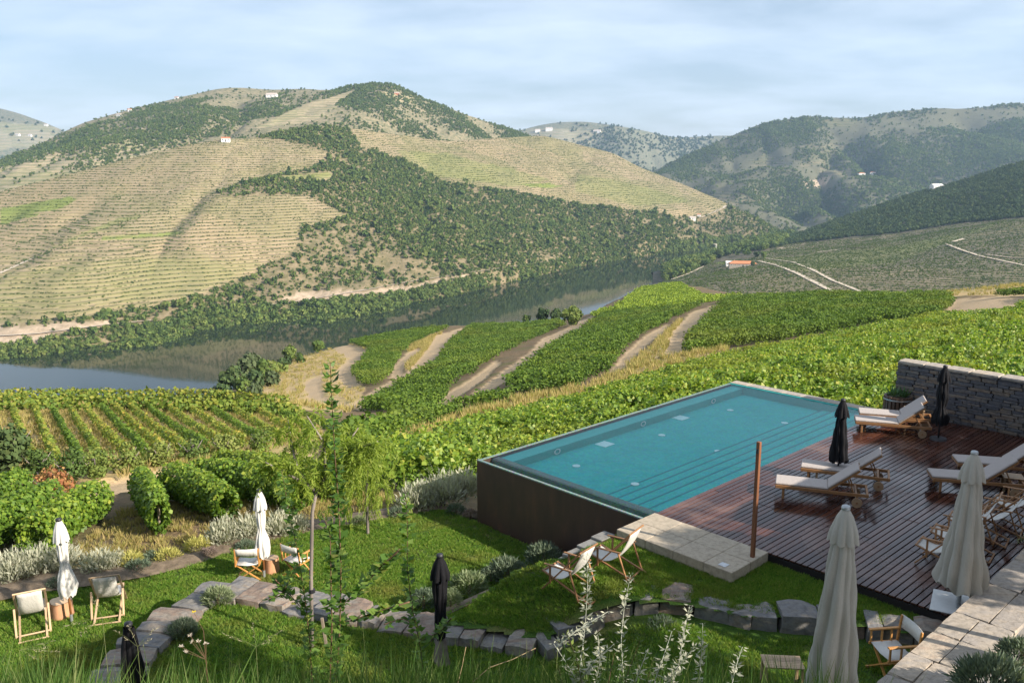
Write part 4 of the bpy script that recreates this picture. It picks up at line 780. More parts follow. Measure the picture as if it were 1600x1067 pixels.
# ---- dry-stone slate wall at the end of the deck
sw = empty('slate_wall', G(14.0, 6.3), ROTG, 'tall dry-stone slate wall closing the far end of the deck', 'stone wall')
gb(MB(), .06, .5, .05, 10, -3.5, 1.72).build('core', M_slate, sw)
rr = random.Random(12); SM = [rock_mesh('slate', (.12, 1, 1), 400 + i, .06, 1) for i in range(8)]
for m in SM: m.materials.append(M_slate)
z = -.02; cnt = 0
while z < 1.7:
    h = rr.uniform(.07, .14); b = 0 + rr.uniform(-.1, 0)
    while b < 7.9:
        L = rr.uniform(.28, .75)
        o = link('slate', SM[rr.randrange(8)], None, sw); o.location = (.05 - rr.uniform(0, .035), -(b + L / 2), z + h / 2); o.scale = (1, L * .98, h * .96); b += L; cnt += 1
    z += h
z = -.02
while z < 1.7:    # end face
    h = rr.uniform(.08, .15); o = link('slate', SM[rr.randrange(8)], None, sw); o.location = (.27, .02 - rr.uniform(0, .03), z + h / 2); o.scale = (1, .5, h * .96); o.rotation_euler = (0, 0, math.pi / 2); z += h
b = -.06
while b < 9.8:
    L = rr.uniform(.5, 1.0); o = link('coping_slab', rock_mesh('coping_slab', (.62, L * .985, .1), int(b * 100), .03, 1), M_cap, sw); o.location = (.25, -(b + L / 2), 1.76); b += L
print('slates', cnt)
# ---- parapet at the right
pp_ = empty('parapet_wall', G(-7, 13.4), ROTG, 'broad low parapet wall topped with sunlit schist slabs at the right edge', 'stone wall')
gb(MB(), 0, 13, .06, .95, -2.5, .36).build('core', M_schist, pp_); rr = random.Random(31); a = 0
while a < 12.9:
    L = rr.uniform(.8, 1.7); sp2 = rr.uniform(.4, .62)
    for b0, b1 in ((0, sp2), (sp2, 1.02)):
        o = link('coping_slab', rock_mesh('coping_slab', (L * .985, (b1 - b0) * .98, .12), int(a * 77 + b0 * 9), .035, 3, .05), M_cap, pp_); o.location = (a + L / 2, -(b0 + b1) / 2, .4 + rr.uniform(-.012, .012))
    a += L
# ---- grass
proto_col('lawntuft', [tuft('lawntuft%d' % i, M_grass, 26, .075, .3, .011, 500 + i, .75, .07) for i in range(5)])
proto_col('tallgrass', [tuft('tallgrass%d' % i, M_tall, 34, .75, .3, .012, 520 + i, .55, .12) for i in range(5)])
def lawn_pts(poly, zf, n, seed, extra=None):
    r = np.random.default_rng(seed); X = [p[0] for p in poly]; Y = [p[1] for p in poly]; x = r.uniform(min(X), max(X), n); y = r.uniform(min(Y), max(Y), n); k = inpoly(x, y, poly)
    if extra: k &= extra(x, y)
    return np.stack([x[k], y[k], zf(x[k], y[k])], 1)
nearf = lambda x, y: (y > 11.5)
for nm, pl, zf, n, sd, ex in (('lower', LOWER, z_low, 42000, 1, None), ('upper', UPPER, z_up, 16000, 2, None), ('near', NEAR, z_near, 34000, 3, nearf)):
    q = lawn_pts(pl, zf, n, sd, ex); dw = np.full(len(q), 9.0)
    for a, b in zip(SW[:-1], SW[1:]):
        A = np.array(a.xy); B = np.array(b.xy); t_ = np.clip(((q[:, :2] - A) @ (B - A)) / ((B - A) @ (B - A)), 0, 1); dw = np.minimum(dw, np.linalg.norm(q[:, :2] - A - t_[:, None] * (B - A), axis=1))
    q = q[dw > (.12 if nm == 'upper' else .4)]
    scatter(nm + '_lawn_grass', q, RNG.uniform(.7, 1.3, len(q)), 'lawntuft', 'short mown green grass of the %s lawn' % nm, 'grass', seed=sd)
# ================================================================== FURNITURE
def fabric(name, col, rough=.9, tl=.12):
    t = NT(name); n = t.noise(t.coord('Object'), 60, 3, .6); n2 = t.noise(t.coord('World'), 2.3, 4)
    c = t.mix(t.ramp(n, [(.3, 0), (.7, 1)]), [k * .88 for k in col], col); c = t.mix(t.math('MULTIPLY', t.ramp(n2, [(.5, 0), (.75, 1)]), .25), c, [k * .72 for k in col])
    t.set(Base_Color=c, Roughness=rough); t.b.inputs['Specular IOR Level'].default_value = .2; t.b.inputs['Sheen Weight'].default_value = .1 if col[0] > .1 else 0; cz = t.noise(t.coord('Object', (9, 9, 1.6)), 1.6, 5, .6, .8); t.bump(t.math('ADD', t.math('MULTIPLY', n, .06), cz), .5, .03)
    if tl:
        tr = t.new('ShaderNodeBsdfTranslucent'); t.l.new(c, tr.inputs[0]); ms = t.new('ShaderNodeMixShader'); ms.inputs[0].default_value = tl; t.l.new(t.b.outputs[0], ms.inputs[1]); t.l.new(tr.outputs[0], ms.inputs[2]); t.l.new(ms.outputs[0], t.out.inputs[0])
    return t.m
M_cream = fabric('cream_canvas', (.47, .44, .38)); M_canvas = fabric('white_canvas', (.7, .68, .63)); M_blackf = fabric('black_canvas', (.006, .006, .008), .8, 0); M_cush = fabric('pale_cushion', (.39, .345, .32), .95, 0)
def wood(name, col, sc=1):
    t = NT(name); n = t.noise(t.coord('Object', (3 * sc, 22 * sc, 22 * sc)), 2, 5, .6, .5); r = t.rand()
    t.set(Base_Color=t.ramp(t.math('ADD', t.math('MULTIPLY', n, .7), t.math('MULTIPLY', r, .3)), [(.25, [c * .6 for c in col]), (.55, col), (.8, [min(1, c * 1.3) for c in col])]), Roughness=.55); t.bump(n, .12, .005); return t.m
M_teak = wood('teak', (.27, .135, .055)); M_pale = wood('pale_timber', (.5, .35, .21)); M_orange = wood('varnished_beech', (.52, .25, .07)); M_table = wood('weathered_teak', (.4, .28, .17)); M_pole = wood('pole_wood', (.3, .12, .04))
M_dark = plain('dark_plastic', (.02, .02, .025), .5, .2); M_steel = plain('galvanised', (.4, .42, .43), .4, .1, metal=.6); M_wheel = wood('wheel_wood', (.3, .2, .12)); M_plate = plain('pale_plate', (.62, .63, .62), .6, .1)

def umbrella(loc, H, z0, prof, mats, label, group, folds=8, cap=True, base='none', seed=0, vent=.2, lean=(0, 0), polemat=None):
    """closed parasol. prof: list (fraction from canopy bottom to top, radius)"""
    cm, pm_ = mats; root = empty('parasol', loc, 0, label, 'parasol', group); root.rotation_euler = (lean[1], lean[0], seed * .7); r = random.Random(seed)
    MB().tube([(0, 0, 0), (0, 0, H - .06)], [.026, .024], 10).build('pole', pm_, root, True)
    n, rows = 80, 30; V = []; ph = [r.uniform(-.25, .25) for _ in range(folds)]; amp = [r.uniform(.6, 1.2) for _ in range(folds)]
    fr = [p[0] for p in prof]; ra = [p[1] for p in prof]
    for i in range(rows):
        f = i / (rows - 1); R0 = np.interp(f, fr, ra); z = z0 + (H - .08 - z0) * f
        for k in range(n):
            th = 2 * math.pi * k / n; q = th / (2 * math.pi) * folds; j = int(q) % folds; w = (q % 1)
            fold = (abs(math.sin(math.pi * (q + ph[j] * .3))) ** .8) * amp[j]; dep = .5 * (1 - f) ** .4 + .12
            rad_ = R0 * (1 - dep * .62 * (1 - fold)) * (1 + .12 * math.sin(th * 2 + seed + f * 3) + .05 * math.sin(f * 21 + th * 3))
            tw = th + .55 * (1 - f) * math.sin(seed)
            dz = (-.10 * H / 2.6 * math.cos(math.pi * 2 * (q)) * amp[j] * .6 if i == 0 else 0) - (.03 * math.cos(math.pi * 2 * q) if i == 1 else 0)
            V.append((rad_ * math.cos(tw), rad_ * math.sin(tw), z + dz))
    F = [(i * n + k, i * n + (k + 1) % n, (i + 1) * n + (k + 1) % n, (i + 1) * n + k) for i in range(rows - 1) for k in range(n)]
    me = npmesh('canopy', V, F, True); link('canopy', me, cm, root)
    if vent:     # upper vent flap hanging over the folded canopy
        V = []; zt = H - .05; zb = H - vent * H; rows2 = 9
        for i in range(rows2):
            f = i / (rows2 - 1); z = zb + (zt - zb) * f; base_r = np.interp((z - z0) / (H - .08 - z0), fr, ra)
            for k in range(n):
                th = 2 * math.pi * k / n; q = th / (2 * math.pi) * folds + .5; fold = abs(math.sin(math.pi * q)) ** .7
                rad_ = (base_r * 1.12 + .05 * (1 - f)) * (1 - .3 * (1 - fold) * (1 - f)) ; rad_ = rad_ if i < rows2 - 1 else .055
                V.append((rad_ * math.cos(th), rad_ * math.sin(th), z - (.05 * fold if i == 0 else 0)))
        F = [(i * n + k, i * n + (k + 1) % n, (i + 1) * n + (k + 1) % n, (i + 1) * n + k) for i in range(rows2 - 1) for k in range(n)]
        link('vent_flap', npmesh('vent_flap', V, F, True), cm, root)
    mb = MB(); mb.tube([(0, 0, H - .07), (0, 0, H - .03), (0, 0, H), (0, 0, H + .015)], [.06, .07, .06, .02], 14); mb.build('finial', M_dark if cap else M_steel, root, True)
    if base == 'plate': MB().box((0, 0, .012), (.95, .95, .024), bev=.006).build('base_plate', M_plate, root); MB().tube([(0, 0, .02), (0, 0, .35)], .045, 10).build('sleeve', M_steel, root); MB().box((0, 0, .04), (.4, .06, .03)).build('bracket', M_steel, root)
    elif base == 'block': MB().tube([(0, 0, 0), (0, 0, .12), (0, 0, .55)], [.2, .17, .11], 4).build('weight', plain('weight_stone', (.16, .13, .115), .9, .3), root)
    elif base == 'spike': MB().tube([(0, 0, 0), (0, 0, .22)], .034, 10).build('sleeve', M_steel, root)
    elif base == 'foot': MB().tube([(0, 0, 0), (0, 0, .05)], [.26, .24], 16).build('base_disc', M_dark, root)
    return root
WHITE_P = [(0, .2), (.1, .225), (.25, .17), (.42, .085), (.5, .1), (.75, .12), (.9, .1), (1, .055)]
STR_P = [(0, .25), (.15, .27), (.5, .2), (.8, .135), (.95, .085), (1, .055)]
BIG_P = [(0, .5), (.1, .47), (.4, .34), (.7, .23), (.9, .15), (.97, .1), (1, .06)]
SLIM_P = [(0, .11), (.2, .14), (.35, .115), (.6, .15), (.8, .14), (.93, .1), (1, .055)]
TIE_P = [(0, .24), (.12, .26), (.3, .13), (.5, .19), (.75, .16), (.93, .1), (1, .055)]
UG = 'closed parasols in the garden'
p = P(112, 967, -2.0); umbrella((p.x, p.y, float(z_low(np.array(p.x), np.array(p.y)))), 2.62, .72, WHITE_P, (M_canvas, M_pole), 'closed white parasol by the log stool between two deck chairs', UG, seed=1, base='spike', lean=(-.02, 0))
p = P(413, 902, -2.0); umbrella((p.x, p.y, float(z_low(np.array(p.x), np.array(p.y)))), 2.42, .62, WHITE_P, (M_canvas, M_pole), 'closed white parasol between the two director chairs on the lower lawn', UG, seed=2, base='spike')
p = DY(200, 972, 13.3); umbrella((p.x, p.y, -1.2), p.z + 1.2, .3, [(0, .3), (.3, .24), (.6, .18), (.85, .125), (1, .08)], (M_blackf, M_dark), 'closed black parasol at the bottom left in front of the stone wall', UG, seed=3, base='foot', vent=0)
p = P(690, 1036, -1.2); umbrella((p.x, p.y, -1.2), 2.32, .55, SLIM_P, (M_blackf, M_dark), 'slim closed black parasol on the near lawn before the stone steps', UG, seed=4, base='block')
p = DY(1322, 790, 12.6); zb = float(z_near(np.array(p.x), np.array(p.y))); umbrella((p.x, p.y, zb), p.z - zb, p.z - zb - 3.0, BIG_P, (M_cream, M_steel), 'large closed cream parasol in the foreground beside a slatted table', UG, seed=5, cap=False, base='foot', vent=.135, folds=9)
p = P(1497, 945, 0); umbrella((p.x, p.y, 0), 3.16, .42, BIG_P, (M_cream, M_steel), 'large closed cream parasol standing on a pale plate on the deck', UG, seed=6, cap=False, base='plate', vent=.17, folds=9, lean=(.0, 0))
p = P(1308, 750, 0); umbrella((p.x, p.y, 0), 2.3, .55, [(0, .27), (.15, .25), (.5, .2), (.8, .13), (.95, .085), (1, .055)], (M_blackf, M_dark), 'closed black parasol beside the loungers nearest the pool', UG, seed=7, base='foot')
p = P(1466, 686, 0); umbrella((p.x, p.y, 0), 2.38, .5, TIE_P, (M_blackf, M_dark), 'closed black parasol in front of the slate wall', UG, seed=8, base='foot')

def lounger(label):
    """foot at x=0, head at +x; 2.3 m long"""
    r = empty('sun_lounger', (0, 0, 0), 0, label, 'sun lounger', 'wooden sun loungers on the deck'); W = .36; Lh = 1.3
    for s in (-1, 1):
        MB().bar((0, s * W, .32), (2.25, s * W, .32), .035, .085, bev=.006).build('side_rail', M_teak, r)
        MB().bar((.2, s * (W - .03), 0), (.2, s * (W - .03), .3), .05, .06, up=(1, 0, 0), bev=.005).build('leg', M_teak, r)
        w = MB(); w.M = Matrix.Translation((1.98, s * (W + .045), .125)) @ Matrix.Rotation(math.pi / 2, 4, 'X'); w.tube([(0, 0, -.02), (0, 0, .02)], .125, 20); wo_ = w.build('wheel', M_wheel, r)
        h = MB(); h.M = Matrix.Translation((1.98, s * (W + .045), .125)) @ Matrix.Rotation(math.pi / 2, 4, 'X'); h.tube([(0, 0, -.03), (0, 0, .03)], .03, 10); h.build('hub', M_teak, wo_)
        MB().bar((1.98, s * (W - .01), .1), (1.98, s * (W - .01), .3), .04, .06, up=(1, 0, 0)).build('leg', M_teak, r)
    for x in (.02, 2.22, 1.95): MB().bar((x, -W, .32), (x, W, .32), .05, .06).build('cross_bar', M_teak, r)
    for i in range(9): x = .12 + i * .14; MB().bar((x, -W + .02, .345), (x, W - .02, .345), .075, .018).build('slat', M_teak, r)
    MB().bar((1.98, -W - .05, .125), (1.98, W + .05, .125), .025).build('axle', M_steel, r)
    a = R(39); bx_, bz = math.cos(a), math.sin(a); q = lambda d, o=0: (Lh + bx_ * d - bz * o, 0, .36 + bz * d + bx_ * o)
    bf = MB()
    for s in (-1, 1): p0, p1 = q(0), q(.92); bf.bar((p0[0], s * (W - .05), p0[2]), (p1[0], s * (W - .05), p1[2]), .035, .045)
    for d in (.1, .25, .4, .55, .7, .88): p0 = q(d, .01); bf.bar((p0[0], -W + .05, p0[2]), (p0[0], W - .05, p0[2]), .07, .018)
    bf.build('backrest', M_teak, r)
    for s in (-1, 1): p0 = q(.55); MB().bar((p0[0], s * (W - .09), p0[2]), (1.78 + .12, s * (W - .09), .33), .025, .03).build('prop', M_teak, r)
    p0 = q(.55); MB().bar((1.9, -W + .09, .33), (1.9, W - .09, .33), .025).build('prop_bar', M_teak, r)
    c = MB(); c.box((Lh / 2 - .01, 0, .385), (Lh, .66, .06), bev=.02); c.build('seat_cushion', M_cush, r, False)
    c = MB(); c.M = Matrix.Translation((Lh, 0, .36)) @ Matrix.Rotation(-a, 4, 'Y'); c.box((.47, 0, .05), (.9, .66, .06), bev=.02); c.build('back_cushion', M_cush, r, False)
    return r
LD = (P(1352, 793.6, 0) - P(1223, 779, 0)).normalized(); LN = Vector((-LD.y, LD.x, 0))
def put_lounger(proto, near_leg, label, first=False, rot=0):
    o = proto if first else copy_tree(proto); o['label'] = label; a = math.atan2(LD.y, LD.x) + rot; d = Vector((math.cos(a), math.sin(a), 0)); n = Vector((-d.y, d.x, 0)); c = P(near_leg[0], near_leg[1], 0) + n * .36 - d * .2
    o.location = c; o.rotation_euler = (0, 0, a); return o
lg = lounger('x')
put_lounger(lg, (1223, 779), 'nearer wooden lounger of the pair beside the pool with cushion half in sun', True)
put_lounger(lg, (1262, 752), 'farther wooden lounger of the pair beside the pool behind the black parasol', rot=-.06)
put_lounger(lg, (1346, 676), 'nearer wooden lounger of the pair by the slate wall', rot=.02)
put_lounger(lg, (1352, 664), 'farther wooden lounger of the pair by the slate wall next to the barrel', rot=.02)
put_lounger(lg, (1469, 768), 'nearer wooden lounger of the shaded pair behind the large cream parasol', rot=.1)
put_lounger(lg, (1508, 744), 'farther wooden lounger of the shaded pair at the right edge of the deck', rot=.1)
def side_table(loc, rz, w, d, h, label, nsl=5, mat=None):
    mat = mat or M_table; r = empty('side_table', loc, rz, label, 'table', 'small wooden side tables')
    for i in range(nsl): y = -d / 2 + d / nsl * (i + .5); MB().box((0, y, h - .012), (w, d / nsl * .9, .024), bev=.004).build('slat', mat, r)
    for sx in (-1, 1):
        for sy in (-1, 1): MB().box((sx * (w / 2 - .04), sy * (d / 2 - .04), (h - .03) / 2), (.05, .05, h - .03), bev=.004).build('leg', mat, r)
        MB().box((sx * (w / 2 - .04), 0, h - .055), (.025, d - .12, .05)).build('apron', mat, r)
    return r
ta = math.atan2(LD.y, LD.x)
p = P(1292, 752, 0); side_table((p.x, p.y + .12, 0), ta, .55, .5, .4, 'small wooden table between the two loungers beside the pool')
p = P(1432, 662, 0); side_table((p.x, p.y + .25, 0), ta, .6, .5, .46, 'small wooden table behind the loungers by the slate wall')
p = P(1590, 772, 0); side_table((p.x, p.y + .3, 0), ta, .5, .45, .4, 'small wooden table between the shaded loungers at the right edge')
p = P(1222, 1043, -.15); zb = float(z_near(np.array(p.x), np.array(p.y))); side_table((p.x, p.y, zb), ROTG - .85, .68, .42, .5, 'slatted wooden table in front of the foreground cream parasol', 8)

def deck_chair(label, mat, arms=True, canvas=None):
    """front at x=0, back towards +x"""
    r = empty('deck_chair', (0, 0, 0), 0, label, 'deck chair', 'canvas sling deck chairs'); W = .31
    for s in (-1, 1):
        MB().bar((.02, s * W, .02), (.98, s * W, 1.1), .03, .05, up=(0, 1, 0), bev=.004).build('back_rail', mat, r)
        MB().bar((.0, s * (W - .04), .42), (1.22, s * (W - .04), .02), .03, .045, up=(0, 1, 0), bev=.004).build('seat_rail', mat, r)
        MB().bar((.74, s * (W + .035), .64), (.98, s * (W + .035), .03), .025, .045, up=(0, 1, 0), bev=.004).build('prop', mat, r)
        if arms:
            MB().bar((.1, s * (W + .045), .64), (.8, s * (W + .045), .66), .05, .025, bev=.004).build('armrest', mat, r)
            MB().bar((.24, s * (W + .03), .22), (.24, s * (W + .03), .63), .025, .04, up=(1, 0, 0)).build('arm_post', mat, r)
    for x, z, w in ((.98, 1.1, W), (0, .42, W - .04), (1.22, .03, W - .02), (.98, .07, W + .03)): MB().tube([(x, -w - .02, z), (x, w + .02, z)], .02, 8).build('cross_bar', mat, r)
    V = []; n = 18; W2 = W - .06; pts = []
    for i in range(n):
        f = i / (n - 1); x = 1.08 * (1 - f) ** 1.0; z = (1 - f) ** 2 * 1.1 + 2 * f * (1 - f) * (.06) + f * f * .42; x = (1 - f) ** 2 * .98 + 2 * f * (1 - f) * .62 + f * f * 0; pts.append((x, z))
    for x, z in pts:
        for k in range(5): V.append((x, -W2 + 2 * W2 * k / 4, z - .03 * math.sin(math.pi * k / 4)))
    F = [(i * 5 + k, i * 5 + k + 1, i * 5 + k + 6, i * 5 + k + 5) for i in range(n - 1) for k in range(4)]
    o = link('canvas', npmesh('canvas', V, F, True), canvas or M_canvas, r); m = o.modifiers.new('thick', 'SOLIDIFY'); m.thickness = .006
    return r
dc = deck_chair('x', M_teak); dcp = deck_chair('x', M_pale, False)
used = set()
def put_chair(proto, loc, ang, label):
    o = proto if id(proto) not in used else copy_tree(proto); used.add(id(proto)); o['label'] = label; o.location = loc; o.rotation_euler = (0, 0, ang); return o
def face(front, back):    # ground points under the front and the back of a chair
    d = back - front; return math.atan2(d.y, d.x)
f = P(860, 915, -.5); A1 = math.atan2(EB.y, EB.x) + .12
dirA = Vector((math.cos(A1), math.sin(A1), 0))
put_chair(dc, Vector((f.x, f.y, -.45)), A1, 'nearer canvas deck chair with armrests on the upper lawn edge')
f2 = P(930, 884, -.26); put_chair(dc, Vector((f2.x, f2.y, -.27)), A1 + .08, 'farther canvas deck chair with armrests next to the granite patio')
# deck chairs in the shade
for (px, py), lb, da in (((1434, 872), 'nearest of three deck chairs side by side left of the large cream parasol', 0), ((1456, 851), 'middle of three deck chairs side by side left of the large cream parasol', .02), ((1482, 830), 'farthest of three deck chairs side by side left of the large cream parasol', .05), ((1522, 822), 'nearer of two deck chairs right of the large cream parasol', .05), ((1552, 803), 'farther of two deck chairs right of the large cream parasol', .05)):
    q = P(px, py, 0); put_chair(dc, q, A1 + da, lb)
# left pair, seen from behind: back towards the viewer
def back_chair(pl, pr, lb):
    l, r_p = P(pl[0], pl[1], -2.08), P(pr[0], pr[1], -2.08); m = (l + r_p) / 2; d = (r_p - l).normalized(); bk = Vector((d.y, -d.x, 0))  # towards camera
    o = put_chair(dcp, Vector((m.x, m.y, float(z_low(np.array(m.x), np.array(m.y))))) - bk * 1.2, math.atan2(bk.y, bk.x), lb); return o
back_chair((28, 1006), (78, 995), 'pale wooden deck chair with its back to the viewer at the lower left edge')
back_chair((146, 978), (188, 972), 'pale wooden deck chair right of the log stool and white parasol')

def director(label, mat):
    """faces -y; back at +y"""
    r = empty('director_chair', (0, 0, 0), 0, label, 'chair', 'director chairs'); W, D = .28, .22
    for s in (-1, 1):
        MB().bar((s * W, D, .42), (s * (W - .005), D + .05, .88), .03, .04, up=(1, 0, 0), bev=.004).build('back_post', mat, r)
        MB().bar((s * W, -D - .04, .66), (s * W, D + .04, .66), .055, .025, bev=.004).build('armrest', mat, r)
        for y in (-D, -.04, .12): MB().bar((s * W, y, .44), (s * W, y, .65), .022, .03, up=(1, 0, 0)).build('arm_spindle', mat, r)
        MB().bar((s * W, -D - .03, .43), (s * W, D + .03, .43), .03, .035).build('side_rail', mat, r)
        MB().bar((s * W, -D - .05, .02), (s * W, D + .05, .02), .03, .035).build('foot_rail', mat, r)
        for y in (-D + .02, D - .02): MB().bar((s * W, y, .03), (-s * W, y + s * .03, .42), .022, .035, up=(0, 1, 0)).build('leg', mat, r)
    V = [(-W + .01, -D, .45), (W - .01, -D, .45), (W - .01, D, .45), (-W + .01, D, .45), (0, -D, .42), (0, D, .42)]
    o = link('seat', npmesh('seat', V, [(0, 4, 5, 3), (4, 1, 2, 5)], True), M_canvas, r); o.modifiers.new('t', 'SOLIDIFY').thickness = .006
    V = []; n = 7
    for i in range(n):
        x = -W + 2 * W * i / (n - 1); y = D + .045 + .035 * math.sin(math.pi * i / (n - 1)); V += [(x, y - .015, .68), (x, y + .012, .885)]
    o = link('back_panel', npmesh('back_panel', V, [(2 * i, 2 * i + 2, 2 * i + 3, 2 * i + 1) for i in range(n - 1)], True), M_canvas, r); o.modifiers.new('t', 'SOLIDIFY').thickness = .006
    return r
dr = director('x', M_orange)
def put_dir(px, py, z, ang, lb, sc=1):
    q = P(px, py, z); o = dr if id(dr) not in used else copy_tree(dr); used.add(id(dr)); o['label'] = lb; o.location = (q.x, q.y, z); o.rotation_euler = (0, 0, ang); o.scale = (sc,) * 3; return o
zl = lambda px, py: float(z_low(*[np.array(k) for k in P(px, py, -2.0).xy]))
put_dir(391, 902, zl(391, 902), math.pi + .1, 'director chair with white canvas left of the white parasol', 1.05)
put_dir(466, 898, zl(466, 898), math.pi - .5, 'director chair with white canvas behind the slender tree stems', 1.05)
q = P(1392, 1058, -.5); zb = float(z_near(np.array(q.x), np.array(q.y))); put_dir(1392, 1056, zb, -math.pi / 2 + .12, 'director chair with white seat right of the foreground cream parasol', 1.15)

def stump(px, py, z, rad_, h, label):
    q = P(px, py, z); r = empty('log_stool', (q.x, q.y, z), 0, label, 'stool'); n = 18; rr = random.Random(px); V = []; off = [rr.uniform(.9, 1.1) for _ in range(n)]
    for zz, k in ((-.02, 1.05), (h * .3, 1.0), (h * .7, .97), (h, .98)): V += [(rad_ * k * off[i] * math.cos(i * 2 * math.pi / n), rad_ * k * off[i] * math.sin(i * 2 * math.pi / n), zz) for i in range(n)]
    F = [(j * n + i, j * n + (i + 1) % n, (j + 1) * n + (i + 1) % n, (j + 1) * n + i) for j in range(3) for i in range(n)]
    link('bark', npmesh('bark', V, F, True), M_bark, r); mb = MB(); mb.add([(rad_ * .95 * off[i] * math.cos(i * 2 * math.pi / n), rad_ * .95 * off[i] * math.sin(i * 2 * math.pi / n), h + .004) for i in range(n)], [tuple(range(n))]); mb.build('cut_top', M_pale, r)
M_bark = plain('log_bark', (.42, .22, .12), .9, .4, 5, 0, .6, stretch=(1, 1, .3))
stump(97, 962, zl(97, 962), .25, .4, 'sawn log stool beside the left white parasol'); stump(424, 893, zl(424, 893), .2, .4, 'reddish log stool behind the left director chair')
# corten post
q = P(1175, 884, -.2); po = empty('steel_post', (q.x, q.y, -.26), ROTG, 'tall rusty steel post beside the granite patio', 'post'); MB().box((0, 0, 1.46), (.085, .085, 2.92), bev=.008).build('shaft', plain('rusted_steel', (.22, .085, .035), .7, .4, 4, 0, .2, stretch=(1, 1, .2)), po)
MB().box((-.05, 0, 2.72), (.03, .05, .1)).build('lamp_bracket', M_dark, po)
# barrel planter with agave
q = P(1406, 648, 0); ba = empty('barrel_planter', (q.x, q.y + .25, 0), 0, 'half-barrel planter with green agave against the slate wall', 'planter'); n = 22; BR = .42
mstv = MB().tube([(0, 0, 0), (0, 0, .3), (0, 0, .62)], [.056, .066, .06], 4).mesh('stave'); M_barrel = wood('barrel_oak', (.1, .06, .04)); mstv.materials.append(M_barrel)
for i in range(n):
    o = link('stave', mstv, None, ba); o.location = (BR * math.cos(i * 2 * math.pi / n), BR * math.sin(i * 2 * math.pi / n), 0); o.rotation_euler = (0, 0, i * 2 * math.pi / n + math.pi / 4)
for z in (.1, .5):
    mb = MB(); n = 28; mb.add([((BR + .062) * math.cos(i * 2 * math.pi / n), (BR + .062) * math.sin(i * 2 * math.pi / n), z + dz) for dz in (0, .05) for i in range(n)], [(i, (i + 1) % n, n + (i + 1) % n, n + i) for i in range(n)]); mb.build('hoop', M_steel, ba)
disc(MB(), (0, 0, .54), BR).build('soil', M_soil, ba)
M_agave = foliage('agave_leaf', [(.05, .12, .05), (.08, .17, .06), (.12, .21, .08)], .15, .4, .4)
for ox, oy, nl in ((-.14, .05, 15), (.17, -.08, 14)):
    for i in range(nl):
        aa = i * 2.4 + ox * 9; el = R(25 + 55 * (i / nl)); d = np.array([[math.cos(aa) * math.cos(el), math.sin(aa) * math.cos(el), math.sin(el)]]); L = .55 - .15 * i / nl
        V, F = leafquads(np.array([[ox, oy, .56]]), d, np.array([[-d[0, 0] * .4, -d[0, 1] * .4, 1.0]]), np.array([L]), np.array([.1]), .3); link('leaf', leafmesh('agave_leaf', [(V, F, RNG.random(1))], M_agave), None, ba)
# ================================================================== PLANTS
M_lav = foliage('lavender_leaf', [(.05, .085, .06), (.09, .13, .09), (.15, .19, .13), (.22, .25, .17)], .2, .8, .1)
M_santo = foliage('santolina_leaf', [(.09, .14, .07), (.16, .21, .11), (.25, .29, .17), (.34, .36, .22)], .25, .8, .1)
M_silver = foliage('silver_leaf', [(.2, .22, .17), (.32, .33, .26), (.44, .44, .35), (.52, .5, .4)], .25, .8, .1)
M_yellow = foliage('variegated_leaf', [(.2, .22, .05), (.38, .36, .1), (.5, .46, .16), (.6, .54, .26)], .3, .7, .2)
M_purple = foliage('heather_leaf', [(.12, .1, .09), (.22, .17, .15), (.3, .22, .2)], .2, .8, .1)
M_red = foliage('reddish_leaf', [(.2, .08, .04), (.34, .15, .07), (.4, .25, .1), (.2, .2, .05)], .3, .7, .1)
M_pepper = foliage('pepper_leaf', [(.13, .2, .03), (.2, .28, .04), (.28, .35, .06), (.36, .4, .09)], .5, .5, .2)
M_rose = foliage('toothed_leaf', [(.045, .1, .02), (.08, .17, .03), (.13, .23, .045), (.21, .31, .07), (.38, .34, .07)], .5, .45, .3)
M_olive = foliage('olive_leaf', [(.05, .075, .03), (.08, .11, .045), (.12, .15, .07)], .2, .6, .2)
M_stem = plain('green_brown_stem', (.12, .07, .035), .8, .3); M_trunk = plain('grey_bark', (.2, .17, .15), .9, .35, 6, 0, .6, stretch=(1, 1, .3)); M_sstem = plain('silver_stem', (.4, .42, .34), .8, .2)
